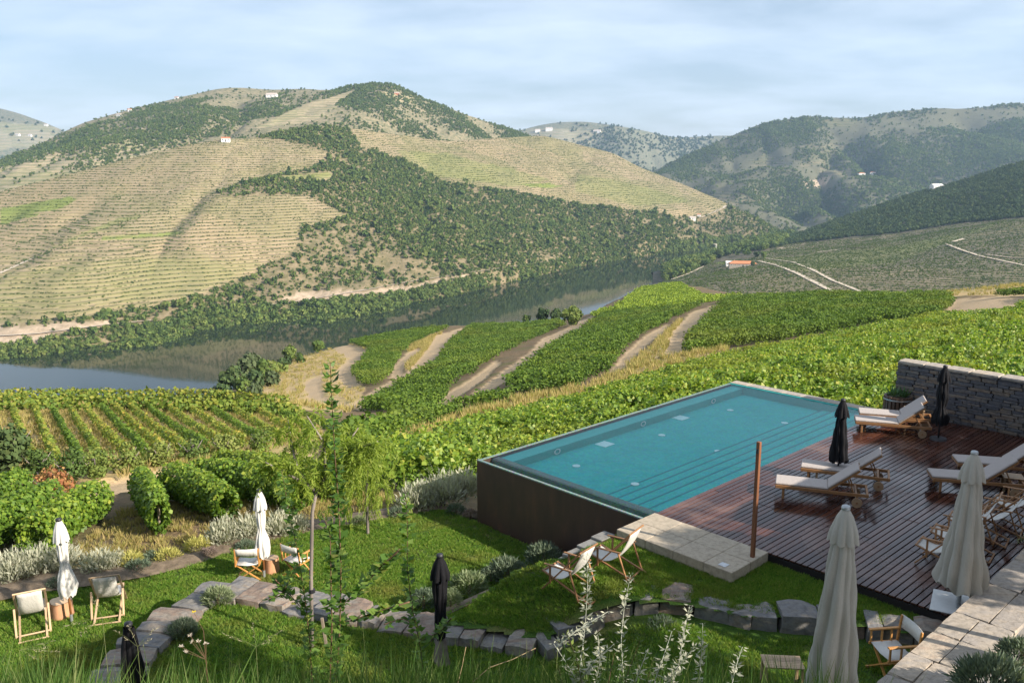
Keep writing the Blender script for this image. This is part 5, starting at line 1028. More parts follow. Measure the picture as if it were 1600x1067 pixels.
def ball_bush(loc, r0, mat, label, seed, kind='ball', n=900, name='lavender_bush', cat='bush', group='clipped bushes round the lawns'):
    r = np.random.default_rng(seed); d = rdir(n, r); d[:, 2] = np.abs(d[:, 2]) * .95 + .02; d = unit(d); lump = .82 + .36 * vnoise(d[:, 0] * 2.2 + seed, d[:, 1] * 2.2 + d[:, 2] * 2, seed, 3)
    if kind == 'ball':
        c = d * (r0 * lump * r.uniform(.55, .92, n))[:, None] * (1, 1, .85); ax = unit(d * .9 + (0, 0, .5) + r.normal(0, .35, (n, 3))); L = r0 * .26 * r.uniform(.6, 1.3, n); W = L * .2
    else:        # wispy upright silver shrub
        c = d * (r0 * lump * r.uniform(.15, .8, n))[:, None] * (1, 1, 1.1); ax = unit(d * .7 + (0, 0, .9) + r.normal(0, .35, (n, 3))); L = r0 * .22 * r.uniform(.5, 1.5, n); W = L * .22
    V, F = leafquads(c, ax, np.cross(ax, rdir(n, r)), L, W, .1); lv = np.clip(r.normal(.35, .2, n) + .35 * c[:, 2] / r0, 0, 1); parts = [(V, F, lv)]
    if kind != 'ball':   # spires
        m = 46; dd = rdir(m, r); dd[:, 2] = np.abs(dd[:, 2]) + .7; dd = unit(dd); q = 16
        for i in range(m):
            tip = r0 * r.uniform(.9, 1.45); f = np.linspace(.25, 1, q)[:, None]; cc = dd[i] * tip * f; a2 = unit(dd[i] + r.normal(0, .7, (q, 3))); LL = r0 * .11 * (1.25 - f[:, 0]); V, F = leafquads(cc, a2, rdir(q, r), LL, LL * .35, .1); parts.append((V, F, np.full(q, .75)))
    root = empty(name, loc, 0, label, cat, group); link('foliage', leafmesh(name + '_foliage', parts, mat), None, root)
    mb = MB(); mb.tube([(0, 0, -.1), (0, 0, r0 * .5)], [r0 * .12, r0 * .06], 6); mb.build('stem', M_stem, root)
    return root
def zl_(p): return float(z_low(np.array(p[0]), np.array(p[1])))
BED = [(12, 905, .75, 's', 'silver shrub at the left edge of the flower bed'), (52, 895, .7, 's', 'silver shrub left of the white parasol, second from the edge'), (92, 888, .65, 's', 'silver shrub just behind the left white parasol'), (150, 893, .62, 's', 'silver shrub right of the left white parasol'), (178, 884, .42, 's', 'small silver shrub beside the yellow variegated bush'),
       (86, 916, .3, 'l', 'small green ball bush left of the white parasol pole'), (200, 882, .4, 'y', 'yellow variegated bush behind a green ball bush'), (212, 892, .36, 'l', 'rounded grey green bush on the lawn edge below the vine row'), (236, 876, .33, 'd', 'dark rounded bush left of the second yellow bush'), (257, 876, .4, 'y', 'yellow variegated bush at the foot of the narrow vine row'),
       (306, 860, .42, 'y', 'yellow variegated bush left of the heather bush'), (324, 868, .27, 'p', 'small purplish heather bush on the lawn edge'), (345, 850, .7, 's', 'tall silver shrub left of the white parasol and director chairs'), (386, 842, .68, 's', 'silver shrub touching the white parasol by the director chairs'), (383, 860, .32, 'l', 'grey green ball bush below the silver shrubs'),
       (436, 838, .66, 's', 'silver shrub right of the white parasol by the director chairs'), (462, 832, .5, 's', 'silver shrub behind the right director chair'), (560, 822, .28, 'o', 'small pale bush on the bare lawn edge under the pepper tree'), (648, 800, .8, 's', 'broad silver shrub left of the pool wall'), (690, 792, .95, 's', 'largest silver shrub against the pool corner'), (724, 780, .8, 's', 'silver shrub hard against the dark pool wall'), (712, 806, .32, 'd', 'low dark green bush at the pool corner'), (622, 810, .32, 'd', 'low dark green bush by the bare ground'), (735, 812, .26, 'p', 'small heather tuft at the foot of the pool wall')]
MK = {'s': M_silver, 'l': M_lav, 'd': M_lav, 'y': M_yellow, 'p': M_purple, 'o': M_santo}
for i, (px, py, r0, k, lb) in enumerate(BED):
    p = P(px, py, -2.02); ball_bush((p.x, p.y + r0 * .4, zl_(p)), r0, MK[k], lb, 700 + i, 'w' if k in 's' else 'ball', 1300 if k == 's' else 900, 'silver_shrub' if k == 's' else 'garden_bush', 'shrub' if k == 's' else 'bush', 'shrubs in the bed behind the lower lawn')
def z_upf(x, y): return float(z_up(np.array(x), np.array(y)))
for i, (px, py, z, r0, mat, lb) in enumerate([(340, 935, -1.05, .36, M_santo, 'pale santolina bush sitting on top of the curved stone wall'), (285, 985, -1.1, .34, M_lav, 'blue green lavender ball beside the curved stone wall'), (1032, 990, -.75, .42, M_lav, 'dark lavender ball growing before the stone edging'),
     (662, 950, None, .34, M_lav, 'lavender bush just left of the slim black parasol'), (704, 948, None, .26, M_santo, 'small pale bush right of the slim black parasol'), (733, 927, None, .44, M_santo, 'first large ball bush along the steel edging'), (767, 908, None, .28, M_lav, 'small ball bush in the row along the steel edging'), (793, 905, None, .46, M_lav, 'second large ball bush along the steel edging'), (850, 882, None, .48, M_lav, 'third large ball bush along the edging behind the deck chairs'), (915, 858, None, .44, M_santo, 'bright ball bush nearest the concrete steps')]):
    p = P(px, py, z) if z is not None else (hit(px, py, ('planted_bank',)) or P(px, py, -1.9)); ball_bush((p.x, p.y, p.z + (.12 if z is None else -.05)), r0 * (1.12 if z is None else 1), mat, lb, 760 + i, n=1800)
for i, (px, py, Y, r0, lb) in enumerate([(1555, 1062, 12.0, .6, 'dark lavender bush spilling over the parapet at the lower right corner'), (1598, 1012, 12.9, .38, 'dark lavender bush at the right edge behind the parapet')]):
    p = DY(px, py, Y); ball_bush((p.x, p.y, p.z - .2), r0, M_lav, lb, 790 + i, n=2400)
p = DY(1598, 838, 13.5); ball_bush((p.x + .1, p.y, p.z - .15), .22, M_santo, 'pale broad-leaved plant poking in at the right edge', 795, n=60, name='potted_plant', cat='plant')
# far-left bush, red patch, single trees on the slope
def tree(name, base, h, r0, mat, label, seed, n=900, size=.35, trunk=.3, group=None, cat='tree', rz=1.0, trunkr=.08):
    root = empty(name, base, 0, label, cat, group); r = np.random.default_rng(seed); m = crown(name + '_crown', mat, n, size, rz=rz, seed=seed, zc=0, lobes=11, out=.6); o = link('crown', m, None, root); o.location = (0, 0, h - r0 * rz); o.scale = (r0, r0, r0)
    mb = MB(); mb.tube([(0, 0, -.3), (.03 * h, 0, h * .4), (0, .02 * h, h - r0 * .8)], [trunkr * 1.3, trunkr, trunkr * .6], 7)
    for i in range(5): a = i * 1.3 + seed; mb.tube([(.02 * h, 0, h * (.35 + .07 * i)), (math.cos(a) * r0 * .4, math.sin(a) * r0 * .4, h - r0 * .9), (math.cos(a) * r0 * .7, math.sin(a) * r0 * .7, h - r0 * .5)], [trunkr * .6, trunkr * .4, trunkr * .15], 5)
    mb.build('trunk', M_trunk, root, True); return root
def on(px, py):
    for k in range(30):
        h = hit(px, py + k, ('hillside',))
        if h: return h
for px, py, w, mat, lb, ne in [(893, 510, 3.4, M_bank, 'round tree standing alone beside the winding track', 900), (847, 498, 3.0, M_wood, 'dark round tree on the river side of the vine blocks', 700), (868, 492, 2.8, M_wood, 'second dark tree nearest the river beyond the vine blocks', 700), (822, 500, 2.0, M_bank, 'small bush tree at the edge of the vine slope by the river', 500), (455, 555, 2.6, M_bank, 'green tree on the spur left of the winding tracks', 600), (497, 546, 2.4, M_bank, 'green tree at the top of the spur above the river', 600), (397, 585, 3.0, M_olive, 'pale olive tree on the spur above the water', 700)]:
    b = on(px, py); tree('hillside_tree', tuple(b), w * 2.0, w, mat, lb, int(px), ne, .42, group='single trees on the slope above the river')
b = P(12, 745, -4.5); tree('garden_bush', (b.x, b.y, gz(b.x, b.y)), 2.6, 1.5, M_wood, 'dark green bush at the left edge above the vine hedges', 811, 1500, .16, cat='bush')
b = on(80, 765); tree('garden_bush', tuple(b), 1.1, .95, M_red, 'rust coloured bush at the end of the dry vine rows', 812, 1200, .14, cat='bush')
q = [on(x, y) for x, y in [(60, 745), (110, 752), (150, 745), (200, 738), (250, 728), (300, 722), (350, 715), (410, 708)]]
for i, b in enumerate(q): tree('row_end_shrub', tuple(b), 1.4, .85, M_bank, ORD[i] + ' feathery shrub from the left at the lower ends of the vine rows', 820 + i, 900, .17, group='shrubs at the vine row ends', cat='shrub')

SPUR = [(338, 618, 2.6), (352, 610, 3.0), (365, 602, 3.4), (378, 612, 2.4), (385, 596, 3.6), (400, 606, 2.6), (412, 592, 3.0), (425, 603, 2.2), (345, 625, 2.0), (432, 585, 2.8), (395, 620, 2.0), (445, 575, 2.4), (470, 566, 2.0)]
for i, (px, py, r0) in enumerate(SPUR):
    b = on(px, py); tree('spur_bush', tuple(b), r0 * 1.7, r0, (M_bank, M_olive, M_wood)[i % 3], ORD[i] + ' bush from the left in the thicket on the spur above the water', 840 + i, 420, .4, group='bushes in the thicket on the spur', cat='bush')
# slender pepper tree with weeping foliage
b = P(487, 1012, -1.2); r = np.random.default_rng(33); root = empty('pepper_tree', (b.x, b.y, -1.22), 0, 'slender young pepper tree with weeping yellow green foliage on the near lawn', 'tree')
def loc(px, py, dy=0): q = DY(px, py, b.y + dy); return Vector((q.x - b.x, q.y - b.y, q.z + 1.22))
mb = MB(); mb.tube([(0, 0, -.1), loc(486, 900), loc(488, 800), loc(495, 765)], [.042, .038, .034, .032], 8)
limbs = [[loc(495, 765), loc(520, 725, .2), loc(545, 690, .4), loc(560, 668, .5)], [loc(495, 765), loc(510, 740, -.3), loc(505, 690, -.6), loc(480, 650, -.7)], [loc(493, 770), loc(465, 735, .3), loc(455, 690, .6), loc(450, 655, .7)], [loc(520, 725, .2), loc(560, 700, -.3), loc(590, 690, -.5)], [loc(495, 768), loc(470, 752, -.5), loc(440, 735, -.8), loc(415, 722, -.9)], [loc(520, 725, .2), loc(548, 720, .7), loc(575, 722, 1.0)]]
for l in limbs: mb.tube(l, [.042, .034, .022, .01][:len(l)], 6)
mb.build('trunk', M_trunk, root, True); parts = []
for l in limbs:
    for i in range(40):
        f = r.uniform(.2, 1.0); k = f * (len(l) - 1); j = min(int(k), len(l) - 2); p0 = np.array(l[j].lerp(l[j + 1], k - j)); dd = rdir(1, r)[0]; dd[2] = abs(dd[2]) * .5; Ls = r.uniform(.35, .85); m = 22; t_ = np.linspace(0, 1, m)[:, None]
        path = p0 + dd * np.sqrt(t_) * Ls * .85 + np.array([0, 0, -1]) * (t_ ** 2) * Ls * .5; tang = np.gradient(path, axis=0); side = np.cross(tang, (0, 0, 1)) + r.normal(0, .15, (m, 3))
        for sgn in (-1, 1):
            ax = unit(unit(side) * sgn + unit(tang) * .8 + (0, 0, -.25)); V, F = leafquads(path, ax, rdir(m, r) + (0, 0, 1.2), np.full(m, .12) * r.uniform(.7, 1.3, m), np.full(m, .028), .1); parts.append((V, F, np.clip(r.normal(.5, .22, m), 0, 1)))
link('foliage', leafmesh('pepper_foliage', parts, M_pepper), None, root)
MB().bar(loc(503, 965), loc(512, 1020), .05, .05).build('stake', M_stake, root); MB().tube([loc(487, 925), loc(487, 920)], .07, 8).build('tie', M_dark, root)
b2 = P(610, 835, -2.0)
def weeping(base, pts, label, seed, drop=1.0):
    root = empty('weeping_shrub', base, 0, label, 'shrub'); r = np.random.default_rng(seed); parts = []; mb = MB(); mb.tube([(0, 0, -.1), (0, 0, 1.3), tuple(np.array(pts[0]) - base)], [.05, .04, .02], 6); mb.build('trunk', M_trunk, root)
    for p0 in pts:
        for i in range(20):
            q0 = np.array(p0) - np.array(base) + r.normal(0, .28, 3); dd = rdir(1, r)[0]; Ls = r.uniform(.4, 1.0) * drop; m = 22; t_ = np.linspace(0, 1, m)[:, None]; path = q0 + dd * .45 * t_ * Ls + np.array([0, 0, -1]) * (t_ ** 1.5) * Ls; tang = np.gradient(path, axis=0); side = np.cross(tang, rdir(1, r)[0])
            for sgn in (-1, 1): ax = unit(unit(side) * sgn + unit(tang) * .9); V, F = leafquads(path, ax, rdir(m, r) + (0, 0, 1), np.full(m, .11), np.full(m, .024), .1); parts.append((V, F, np.clip(r.normal(.55, .2, m), 0, 1)))
    link('foliage', leafmesh('weeping_foliage', parts, M_pepper), None, root)
b3 = P(575, 836, -2.0); weeping(tuple(b3), [tuple(DY(x, y, b3.y)) for x, y in [(575, 705), (545, 720), (598, 735), (560, 755), (520, 745), (585, 775), (540, 780)]], 'weeping yellow green tree over the lawn edge behind the stems', 41, .6)

def stem_plant(name, stems, Y, mat, smat, label, cat, seed, leafL, leafW, gap, ang=1.0, group=None, rad_=.008, pair=False, foot=None):
    """upright shoots along photo-surveyed lines standing at distance Y; leaves along each shoot"""
    r = np.random.default_rng(seed); s0 = stems[0]; q0 = DY(s0[-1][0], s0[-1][1], Y); zf = float(z_near(np.array(q0.x), np.array(q0.y))); root = empty(name, (q0.x, q0.y, zf), 0, label, cat, group); o0 = np.array(root.location)
    for k, st in enumerate(stems):
        off = r.uniform(-.25, .25) if k else 0; pts = [np.array(DY(x, y, Y + off + (.12 * math.sin(i + k)))) - o0 for i, (x, y) in enumerate(st)]
        if st[-1][1] > 1050: e = pts[-1].copy(); e[2] = float(z_near(np.array(e[0] + o0[0]), np.array(e[1] + o0[1]))) - o0[2] - .05; pts.append(e)
        pts = np.array(pts); t0 = np.arange(len(pts)); tt = np.linspace(0, len(pts) - 1, len(pts) * 6); sm = np.stack([np.interp(tt, t0, pts[:, i]) for i in range(3)], 1)
        for _ in range(3): sm[1:-1] = (sm[:-2] + 2 * sm[1:-1] + sm[2:]) / 4
        MB().tube([tuple(v) for v in sm], list(np.linspace(rad_ * .35, rad_, len(sm))), 5).build('stem', smat, root, True)
        seg = np.linalg.norm(np.diff(sm, axis=0), axis=1); cum_ = np.concatenate([[0], np.cumsum(seg)]); n = int(min(cum_[-1], 4.0) / gap)
        s = r.uniform(0, min(cum_[-1] * .97, 4), n); s = np.sort(np.clip(np.round(s / .085) * .085 + r.normal(0, .012, n), 0, cum_[-1] * .97)); c = np.stack([np.interp(s, cum_, sm[:, i]) for i in range(3)], 1); a = np.arange(n) * 2.4 + r.normal(0, .4, n); up = unit(np.gradient(sm, axis=0))[np.searchsorted(cum_, s).clip(0, len(sm) - 1)]; up = np.where(up[:, 2:3] < 0, -up, up)
        d = np.stack([np.cos(a), np.sin(a), np.zeros(n)], 1) * ang + up * r.uniform(-.2, .8, (n, 1)) + r.normal(0, .25, (n, 3)); L = leafL * r.uniform(.55, 1.25, n) * (.55 + .45 * np.minimum(1, s / .25)); nr = np.cross(d, np.stack([-np.sin(a), np.cos(a), np.zeros(n)], 1)) + r.normal(0, .4, (n, 3)); nr = np.where(nr[:, 2:3] < 0, -nr, nr)
        V, F = leafquads(c + unit(d) * .012, d, nr, L, L * leafW, .2); link('foliage', leafmesh(name + '_foliage', [(V, F, np.clip(r.normal(.45, .25, n), 0, 1))], mat), None, root)
    return root
stem_plant('tall_shoot_shrub', [[(516, 566), (519, 640), (524, 720), (530, 800), (533, 900), (531, 980), (525, 1070)], [(502, 800), (516, 830), (517, 900), (519, 980), (515, 1070)], [(533, 945), (560, 925), (590, 890), (625, 858)], [(528, 975), (560, 965), (600, 952), (640, 940)]], 9.6, M_rose, M_stem, 'tallest leafy shoots rising in front of the valley left of centre', 'shrub', 51, .115, .7, .012, rad_=.012)
stem_plant('tall_shoot_shrub', [[(440, 735), (452, 800), (465, 860), (476, 930), (484, 1000), (488, 1070)], [(465, 880), (440, 930), (420, 935)], [(480, 960), (450, 925), (430, 905)]], 9.9, M_rose, M_stem, 'leafy shoot leaning left in front of the director chairs', 'shrub', 52, .105, .7, .013, rad_=.01)
stem_plant('tall_shoot_shrub', [[(634, 775), (637, 830), (636, 880), (642, 940), (655, 1000), (665, 1070)], [(655, 980), (630, 965), (600, 975)], [(660, 1000), (690, 985), (705, 965)]], 10.2, M_rose, M_stem, 'shorter leafy shoot left of the slim black parasol', 'shrub', 53, .105, .7, .014, rad_=.009)
stem_plant('silver_shoot_shrub', [[(917, 868), (918, 920), (914, 980), (908, 1030), (905, 1070)], [(985, 898), (975, 950), (970, 1000), (975, 1070)], [(865, 1005), (885, 1035), (905, 1070)], [(950, 955), (900, 985), (870, 1010)], [(960, 1005), (930, 1030), (905, 1065)], [(934, 990), (938, 1030), (930, 1070)]], 7.6, M_silver, M_sstem, 'silver-leaved shoots rising in front of the stone steps', 'shrub', 54, .07, .36, .0095, rad_=.006)
stem_plant('silver_shoot_shrub', [[(1078, 945), (1068, 990), (1060, 1040), (1050, 1070)], [(1098, 975), (1096, 1020), (1092, 1070)], [(1050, 985), (1035, 1030), (1020, 1070)], [(1160, 1010), (1150, 1040), (1143, 1070)], [(1010, 1020), (1000, 1045), (990, 1070)], [(1085, 1010), (1060, 1040), (1040, 1068)]], 7.4, M_silver, M_sstem, 'silver-leaved shoots right of the steps at the bottom edge', 'shrub', 55, .07, .36, .0095, rad_=.006)
stem_plant('green_shoot_shrub', [[(885, 990), (900, 1025), (910, 1070)], [(1000, 1000), (985, 1040), (975, 1070)], [(960, 1020), (955, 1045), (950, 1070)], [(1020, 1030), (1010, 1070)], [(870, 1035), (880, 1070)]], 7.2, M_bank, M_stem, 'fresh green sprigs among the silver shoots at the bottom', 'shrub', 56, .065, .42, .009, rad_=.005)
# tall wild grass on the bank below the viewer
r = np.random.default_rng(61); n = 1500; x = r.uniform(-7.5, 3.2, n); y = r.uniform(6.8, 11.6, n); k = (r.random(n) < .35 + .65 * vnoise(x * .8, y * .8, 5)) & ~((x > .9) & (y > 9.3)) & ~((x > -5.9) & (x < -3.9) & (y > 8.9)); x, y = x[k], y[k]
scatter('wild_grass', np.stack([x, y, z_near(x, y) - .03], 1), r.uniform(.7, 1.35, len(x)), 'tallgrass', 'tall wild grass on the bank along the bottom of the view', 'grass')
M_seed = foliage('grass_seed_head', [(.34, .3, .2), (.42, .37, .26), (.3, .26, .2)], .3, .8, .1); M_petal = foliage('pale_petal', [(.5, .45, .42), (.62, .56, .5), (.4, .33, .3)], .3, .8, .1); M_yel = plain('yellow_petal', (.75, .55, .04), .7, .1)
M_gst = plain('grass_stalk', (.16, .18, .07), .8, .3)
def seed_head(px, py, Y, tips, label, name='seed_grass', mat=None, L=.1):
    root_p = DY(px, py, Y); zf = float(z_near(np.array(root_p.x), np.array(root_p.y))); root = empty(name, (root_p.x, root_p.y, zf), 0, label, 'grass'); r = np.random.default_rng(int(px)); o0 = np.array(root.location); q0 = np.array(DY(px, py, Y)) - o0
    mb = MB(); mb.tube([(0, 0, -.03), tuple(q0)], [.003, .002], 4); parts = []
    for tx, ty in tips:
        e = np.array(DY(tx, ty, Y + r.uniform(-.2, .2))) - o0; mb.tube([tuple(q0), tuple((q0 + e) / 2 + (0, 0, .02)), tuple(e)], [.0016, .0012, .0008], 4); m = 16; f = np.linspace(.4, 1, m)[:, None]; c = q0 + (e - q0) * f; ax = unit((e - q0)[None] + r.normal(0, .25, (m, 3))); V, F = leafquads(c, ax, rdir(m, r), np.full(m, .035), np.full(m, .006), .1); parts.append((V, F, r.random(m)))
    mb.build('stalk', M_gst, root); link('spikelets', leafmesh(name, parts, mat or M_seed), None, root)
seed_head(30, 1015, 8.5, [(85, 1000), (75, 1012), (60, 1030), (90, 1018)], 'feathery grass head arching at the lower left corner')
seed_head(215, 1010, 8.6, [(180, 985), (245, 980), (235, 1000), (200, 975)], 'spreading grass head in front of the bottom left black parasol')
seed_head(160, 965, 8.4, [(125, 990), (145, 935), (100, 978)], 'thin grass head left of the bottom left black parasol')
seed_head(400, 1010, 8.8, [(350, 990), (440, 985), (395, 975), (425, 1000)], 'spreading grass head over the near lawn')
def flower(px, py, Y, blooms, label, mat, rad_):
    q = DY(px, py, Y); zf = float(z_near(np.array(q.x), np.array(q.y))); root = empty('wild_flower', (q.x, q.y, zf), 0, label, 'flower'); o0 = np.array(root.location); q0 = np.array(q) - o0; r = np.random.default_rng(int(px)); mb = MB(); mb.tube([(0, 0, -.03), tuple(q0 * (1, 1, .6)), tuple(q0)], .004, 4)
    for bx2, by2 in blooms:
        e = np.array(DY(bx2, by2, Y)) - o0; mb.tube([tuple(q0), tuple(e)], .0025, 4); m = 14; d = rdir(m, r); d[:, 2] = np.abs(d[:, 2]) * .7; V, F = leafquads(np.repeat(e[None], m, 0), d, rdir(m, r), np.full(m, rad_), np.full(m, rad_ * .35), .1); link('bloom', leafmesh('bloom', [(V, F, r.random(m))], mat), None, root)
    mb.build('stalk', M_stem, root)
flower(322, 1030, 8.6, [(283, 1010), (297, 992), (300, 1003), (310, 1002), (322, 1005), (290, 1018)], 'faded whitish wild flower heads over the near lawn', M_petal, .035)
M_yel2 = foliage('yellow_bloom', [(.6, .45, .03), (.75, .6, .05)], .2, .7, .1)
flower(318, 985, 8.6, [(303, 956)], 'small yellow wild flower above the faded heads', M_yel2, .028)
def dry_stalk(pts, Y, label):
    r0 = DY(pts[-1][0], pts[-1][1], Y); zf = float(z_near(np.array(r0.x), np.array(r0.y))); root = empty('dry_stalk', (r0.x, r0.y, zf), 0, label, 'stalk'); q = [DY(x, y, Y) - root.location for x, y in pts] + [Vector((0, 0, -.05))]; MB().tube(q, list(np.linspace(.003, .006, len(q))), 5).build('stem', plain('straw_stem', (.36, .27, .15), .9, .2), root, True)
dry_stalk([(837, 1012), (800, 1030), (765, 1042), (735, 1068)], 8.0, 'bent dry straw coloured stalk at the bottom centre'); dry_stalk([(728, 1010), (722, 1040), (715, 1068)], 8.2, 'short dry stalk at the bottom centre')
# ================================================================== BUILDINGS, ROADS, SURROUNDINGS
M_wallw = plain('white_render', (.78, .76, .72), .8, .06); M_roof = stone_mat('terracotta', [(.5, .17, .08), (.58, .23, .11), (.45, .2, .12)], 3, (1, 1, 1), .8, .3); M_walls = stone_mat('house_stone', [(.3, .26, .21), (.4, .35, .28), (.34, .3, .25)], 1.5, (1, 1, 3)); M_glass = plain('window_glass', (.03, .04, .05), .1, .1)
def house(loc, rz, w, d, h, label, roofm, wallm, nw=3, roof='gable', rh=None, group=None, chim=False, scale=1, over=.35):
    r = empty('house', loc, rz, label, 'house', group); rh = rh or d * .3
    MB().box((0, 0, h / 2 - 3), (w, d, h + 6)).build('wall', wallm, r)
    mb = MB(); W, D = w / 2 + over, d / 2 + over
    if roof == 'gable':
        x2 = W if rh < 3 else W
        mb.add([(-W, -D, h), (W, -D, h), (W, D, h), (-W, D, h), (-W, 0, h + rh), (W, 0, h + rh), (-W, -D, h - .2), (W, -D, h - .2), (W, D, h - .2), (-W, D, h - .2)], [(0, 1, 5, 4), (2, 3, 4, 5), (0, 4, 3), (1, 2, 5), (6, 7, 1, 0), (8, 9, 3, 2), (7, 8, 2, 1), (9, 6, 0, 3), (6, 9, 8, 7)])
    else:
        mb.add([(-W, -D, h), (W, -D, h), (W, D, h), (-W, D, h), (-W + D, 0, h + rh), (W - D, 0, h + rh), (-W, -D, h - .2), (W, -D, h - .2), (W, D, h - .2), (-W, D, h - .2)], [(0, 1, 5, 4), (2, 3, 4, 5), (0, 4, 3), (1, 2, 5), (6, 7, 1, 0), (8, 9, 3, 2), (7, 8, 2, 1), (9, 6, 0, 3), (6, 9, 8, 7)])
    ro = mb.build('roof', roofm, r)
    if chim: MB().box((-w * .3, d * .1, h + rh), (1, 1, 2)).build('chimney', wallm, ro)
    for i in range(nw):
        x = -w / 2 + w * (i + .5) / nw
        if i == nw // 2: MB().box((x, -d / 2 - .02, h * .33), (min(1.4, w / nw * .5), .08, h * .66)).build('door', M_dark, r)
        else:
            wi = MB().box((x, -d / 2 - .02, h * .58), (min(1.5, w / nw * .5), .1, h * .36)).build('window', M_wallw, r); MB().box((x, -d / 2 - .06, h * .58), (min(1.2, w / nw * .4), .06, h * .28)).build('pane', M_glass, wi)
    return r
M_pale_roof = plain('pale_roof', (.5, .42, .36), .9, .1)
def at(px, py): return hit(px, py, None)
b = at(353, 222); house(b, .15, 12, 7, 5, 'white house alone on the crest of the terraced hill', M_roof, M_wallw, 3)
b = at(1160, 417); house(b, -.12, 29, 9, 4, 'long house with red tiled roof on the point by the river', M_roof, M_walls, 7, 'hip', 2.6, chim=True)
b = at(1139, 415); house(b, -.1, 7, 6, 3.5, 'small white outbuilding left of the red-roofed house', M_wallw, M_wallw, 2)
b = at(1346, 274); house(b, .1, 20, 10, 6, 'left white house of the pair on the right-hand mountain', M_roof, M_wallw, 3, 'hip', 2); b = at(1364, 273); house(b, -.1, 18, 10, 7, 'right white house of the pair on the right-hand mountain', M_roof, M_wallw, 3, 'hip', 2)
b = at(1463, 296) ; house(b, .3, 20, 10, 6, 'pale house half hidden behind the dark wood at the right', M_wallw, M_wallw, 3)
for px, py, w, h, lb in [(425, 152, 34, 8, 'long white building below the left summit'), (276, 155, 12, 6, 'small white house on the left skyline'), (203, 174, 12, 6, 'white house lower down the left skyline'), (186, 182, 16, 6, 'white house on the left ridge below the skyline'), (840, 206, 34, 12, 'left white building on the distant central ridge'), (858, 204, 46, 14, 'large white building on the distant central ridge'), (933, 207, 50, 10, 'low white building right of the others on the distant ridge'), (1082, 343, 16, 6, 'white farmhouse on the terraced spur'), (1113, 386, 20, 5, 'low pale building among trees by the river'), (1092, 338, 10, 5, 'small outbuilding beside the white farmhouse on the spur'), (28, 212, 26, 9, 'white house on the farthest hill nearest the left edge'), (47, 213, 22, 9, 'second white house on the farthest hill at the left'), (72, 197, 22, 9, 'highest white house on the farthest hill at the left'), (620, 148, 16, 5, 'small reddish ruin near the central summit')]:
    b = at(px, py)
    if b: house(b, random.uniform(-.3, .3), w * .75, w * .4, h * .7, lb, M_roof if w < 14 else M_pale_roof, M_wallw if 'reddish' not in lb else M_roof, 3, group='houses scattered over the hills')
for i, (px, py, r0) in enumerate([(1112, 410, 6), (1124, 404, 7), (1136, 400, 6), (1150, 399, 6.5), (1166, 399, 6), (1182, 402, 5), (1193, 404, 5), (1176, 416, 3), (1100, 416, 6)]):
    b = at(px, py)
    if b: tree('house_tree', tuple(b), r0 * 1.9, r0, M_wood if i % 2 else M_bank, ORD[i] + ' tree from the left around the red-roofed house', 870 + i, 420, .4, group='trees around the red-roofed house')
# tracks across the hills, draped on the slope
M_road = plain('pale_track', (.5, .42, .32), .95, .15, .5)
def track(pl, w, mat, kind='road'):
    pts = []
    for (x0, y0), (x1, y1) in zip(pl[:-1], pl[1:]):
        m = max(2, int(math.hypot(x1 - x0, y1 - y0) / 4))
        for i in range(m):
            h = at(x0 + (x1 - x0) * i / m, y0 + (y1 - y0) * i / m)
            if h: pts.append(h)
    V = []
    for i, p in enumerate(pts):
        d = pts[min(i + 1, len(pts) - 1)] - pts[max(i - 1, 0)]; d.z = 0
        n = Vector((-d.y, d.x, 0)).normalized() if d.length > 1e-4 else Vector((1, 0, 0)); V += [p + n * w / 2 + Vector((0, 0, .4)), p - n * w / 2 + Vector((0, 0, .4))]
    mb = MB(); mb.add(V, [(2 * i, 2 * i + 2, 2 * i + 3, 2 * i + 1) for i in range(len(pts) - 1) if (pts[i + 1] - pts[i]).length < 90]); o = mb.build('road', mat); tag(o, kind='structure')
track([(-40, 527), (60, 521), (160, 508), (240, 500)], 5, M_road); track([(365, 483), (410, 478), (470, 470), (560, 455), (640, 440), (740, 425), (860, 408)], 4, M_road)
track([(1185, 408), (1215, 415), (1245, 427), (1280, 445), (1310, 460)], 4.5, M_road); track([(1190, 403), (1240, 410), (1270, 422), (1300, 438), (1350, 458)], 3.5, M_road); track([(1480, 382), (1500, 390), (1530, 400), (1600, 415), (1660, 425)], 3.5, M_road); track([(1490, 378), (1510, 372)], 4, M_road)
track([(220, 232), (226, 210), (222, 200), (205, 215)], 5, M_road); track([(0, 263), (70, 240), (180, 215)], 5, M_road); track([(1095, 340), (1130, 325), (1138, 318)], 6, M_road); track([(60, 400), (0, 427), (-40, 440)], 5, M_road); track([(600, 320), (700, 300), (760, 298)], 2.5, M_road); track([(545, 155), (590, 142), (605, 140)], 7, M_road); track([(120, 258), (200, 236), (262, 210), (285, 195)], 4, M_road)
track([(1050, 437), (1075, 428), (1105, 414)], 3, M_road); track([(1540, 398), (1580, 403), (1640, 405)], 3, M_road); track([(1270, 395), (1330, 388), (1370, 385)], 3, M_road)
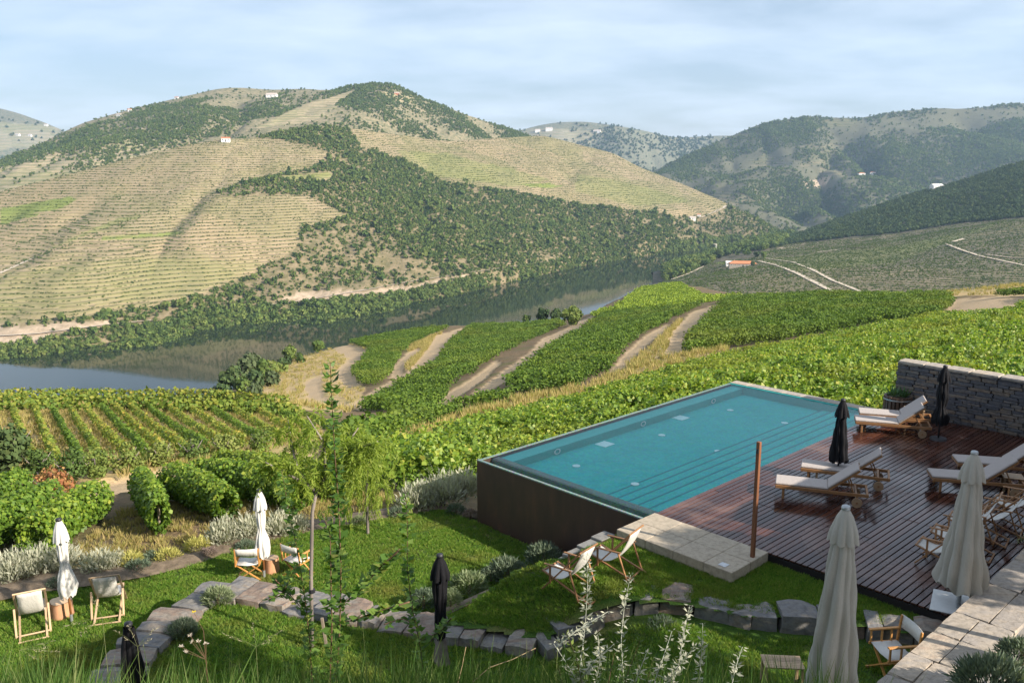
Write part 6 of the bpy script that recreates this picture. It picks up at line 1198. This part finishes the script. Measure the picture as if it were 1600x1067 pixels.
# unseen house and trees added at the viewer's right to shade the deck
hs = house(G(11, 18.6), ROTG, 12, 6.4, 4.4, 'unseen stone house added along the right side of the deck to shade it', M_roof, M_walls, 5, over=.45)
pg = empty('pergola', G(1.6, 16.4), ROTG, 'timber pergola beside the house along the deck', 'pergola')
for sx in (-2, 2.2):
    for sy in (-1.2, 1.2): MB().box((sx, sy, 1.4), (.12, .12, 3.4)).build('post', M_teak, pg)
for sy in (-1.2, 1.2): MB().box((.1, sy, 3.15), (4.8, .1, .16)).build('beam', M_teak, pg)
for i in range(17): MB().box((-2.2 + i * .29, 0, 3.3), (.19, 2.9, .05)).build('slat', M_teak, pg)
for i in range(9): MB().box((.1, -1.3 + i * .33, 3.38), (4.8, .17, .03)).build('batten', M_teak, pg)
for i, (x, y, h, r0, lb) in enumerate([(17, 11, 9.8, 2.1, 'shade tree nearest the pergola outside the right edge'), (13.8, 7.6, 10.6, 2.3, 'tall shade tree behind the parapet outside the right edge'), (11.2, 4.6, 12.5, 2.9, 'tallest shade tree beside the viewer outside the right edge'), (9.5, .5, 11.5, 2.6, 'shade tree closest to the viewer outside the right edge')]):
    tree('shade_tree', (x, y, -.5), h, r0, M_olive, lb, 900 + i, 9500, .1, group='trees outside the right edge', trunkr=.16)
# rising hillside behind the viewer, unseen, put in to cut the sky fill
xs = np.linspace(-420, 420, 60); ys = np.linspace(-9, -330, 40); XX, YY = np.meshgrid(xs, ys); ZZ = 5.5 + (-9 - YY) * .36 + 14 * (vnoise(XX * .012, YY * .012, 44) - .5) * np.clip((-9 - YY) / 60, 0, 1); id_ = np.arange(XX.size).reshape(XX.shape)
tag(link('slope_behind', npmesh('slope_behind', np.stack([XX, YY, ZZ], -1).reshape(-1, 3), np.stack([id_[:-1, :-1], id_[1:, :-1], id_[1:, 1:], id_[:-1, 1:]], -1).reshape(-1, 4), True), plain('slope_scrub', (.1, .11, .05), .95, .4, .05)), kind='structure')
mh = house((-4, -9.5, 0), math.pi, 26, 13, 13, 'large unseen stone house added behind the viewer to cut the sky light', M_roof, M_walls, 7, over=.5)  # out of view, added to block sky light over the garden
# ================================================================== HAZE
t = NT('haze_air'); t.n.remove(t.b); v = t.new('ShaderNodeVolumePrincipled'); v.inputs['Color'].default_value = (.5, .72, 1, 1); v.inputs['Density'].default_value = 8.5e-5; v.inputs['Anisotropy'].default_value = .2; t.l.new(v.outputs[0], t.out.inputs['Volume'])
hz = MB().box((0, 2900, 250), (9000, 6400, 960)).build('haze', t.m); tag(hz, kind='stuff')
hz['label'] = 'thin pale blue haze over the valley'
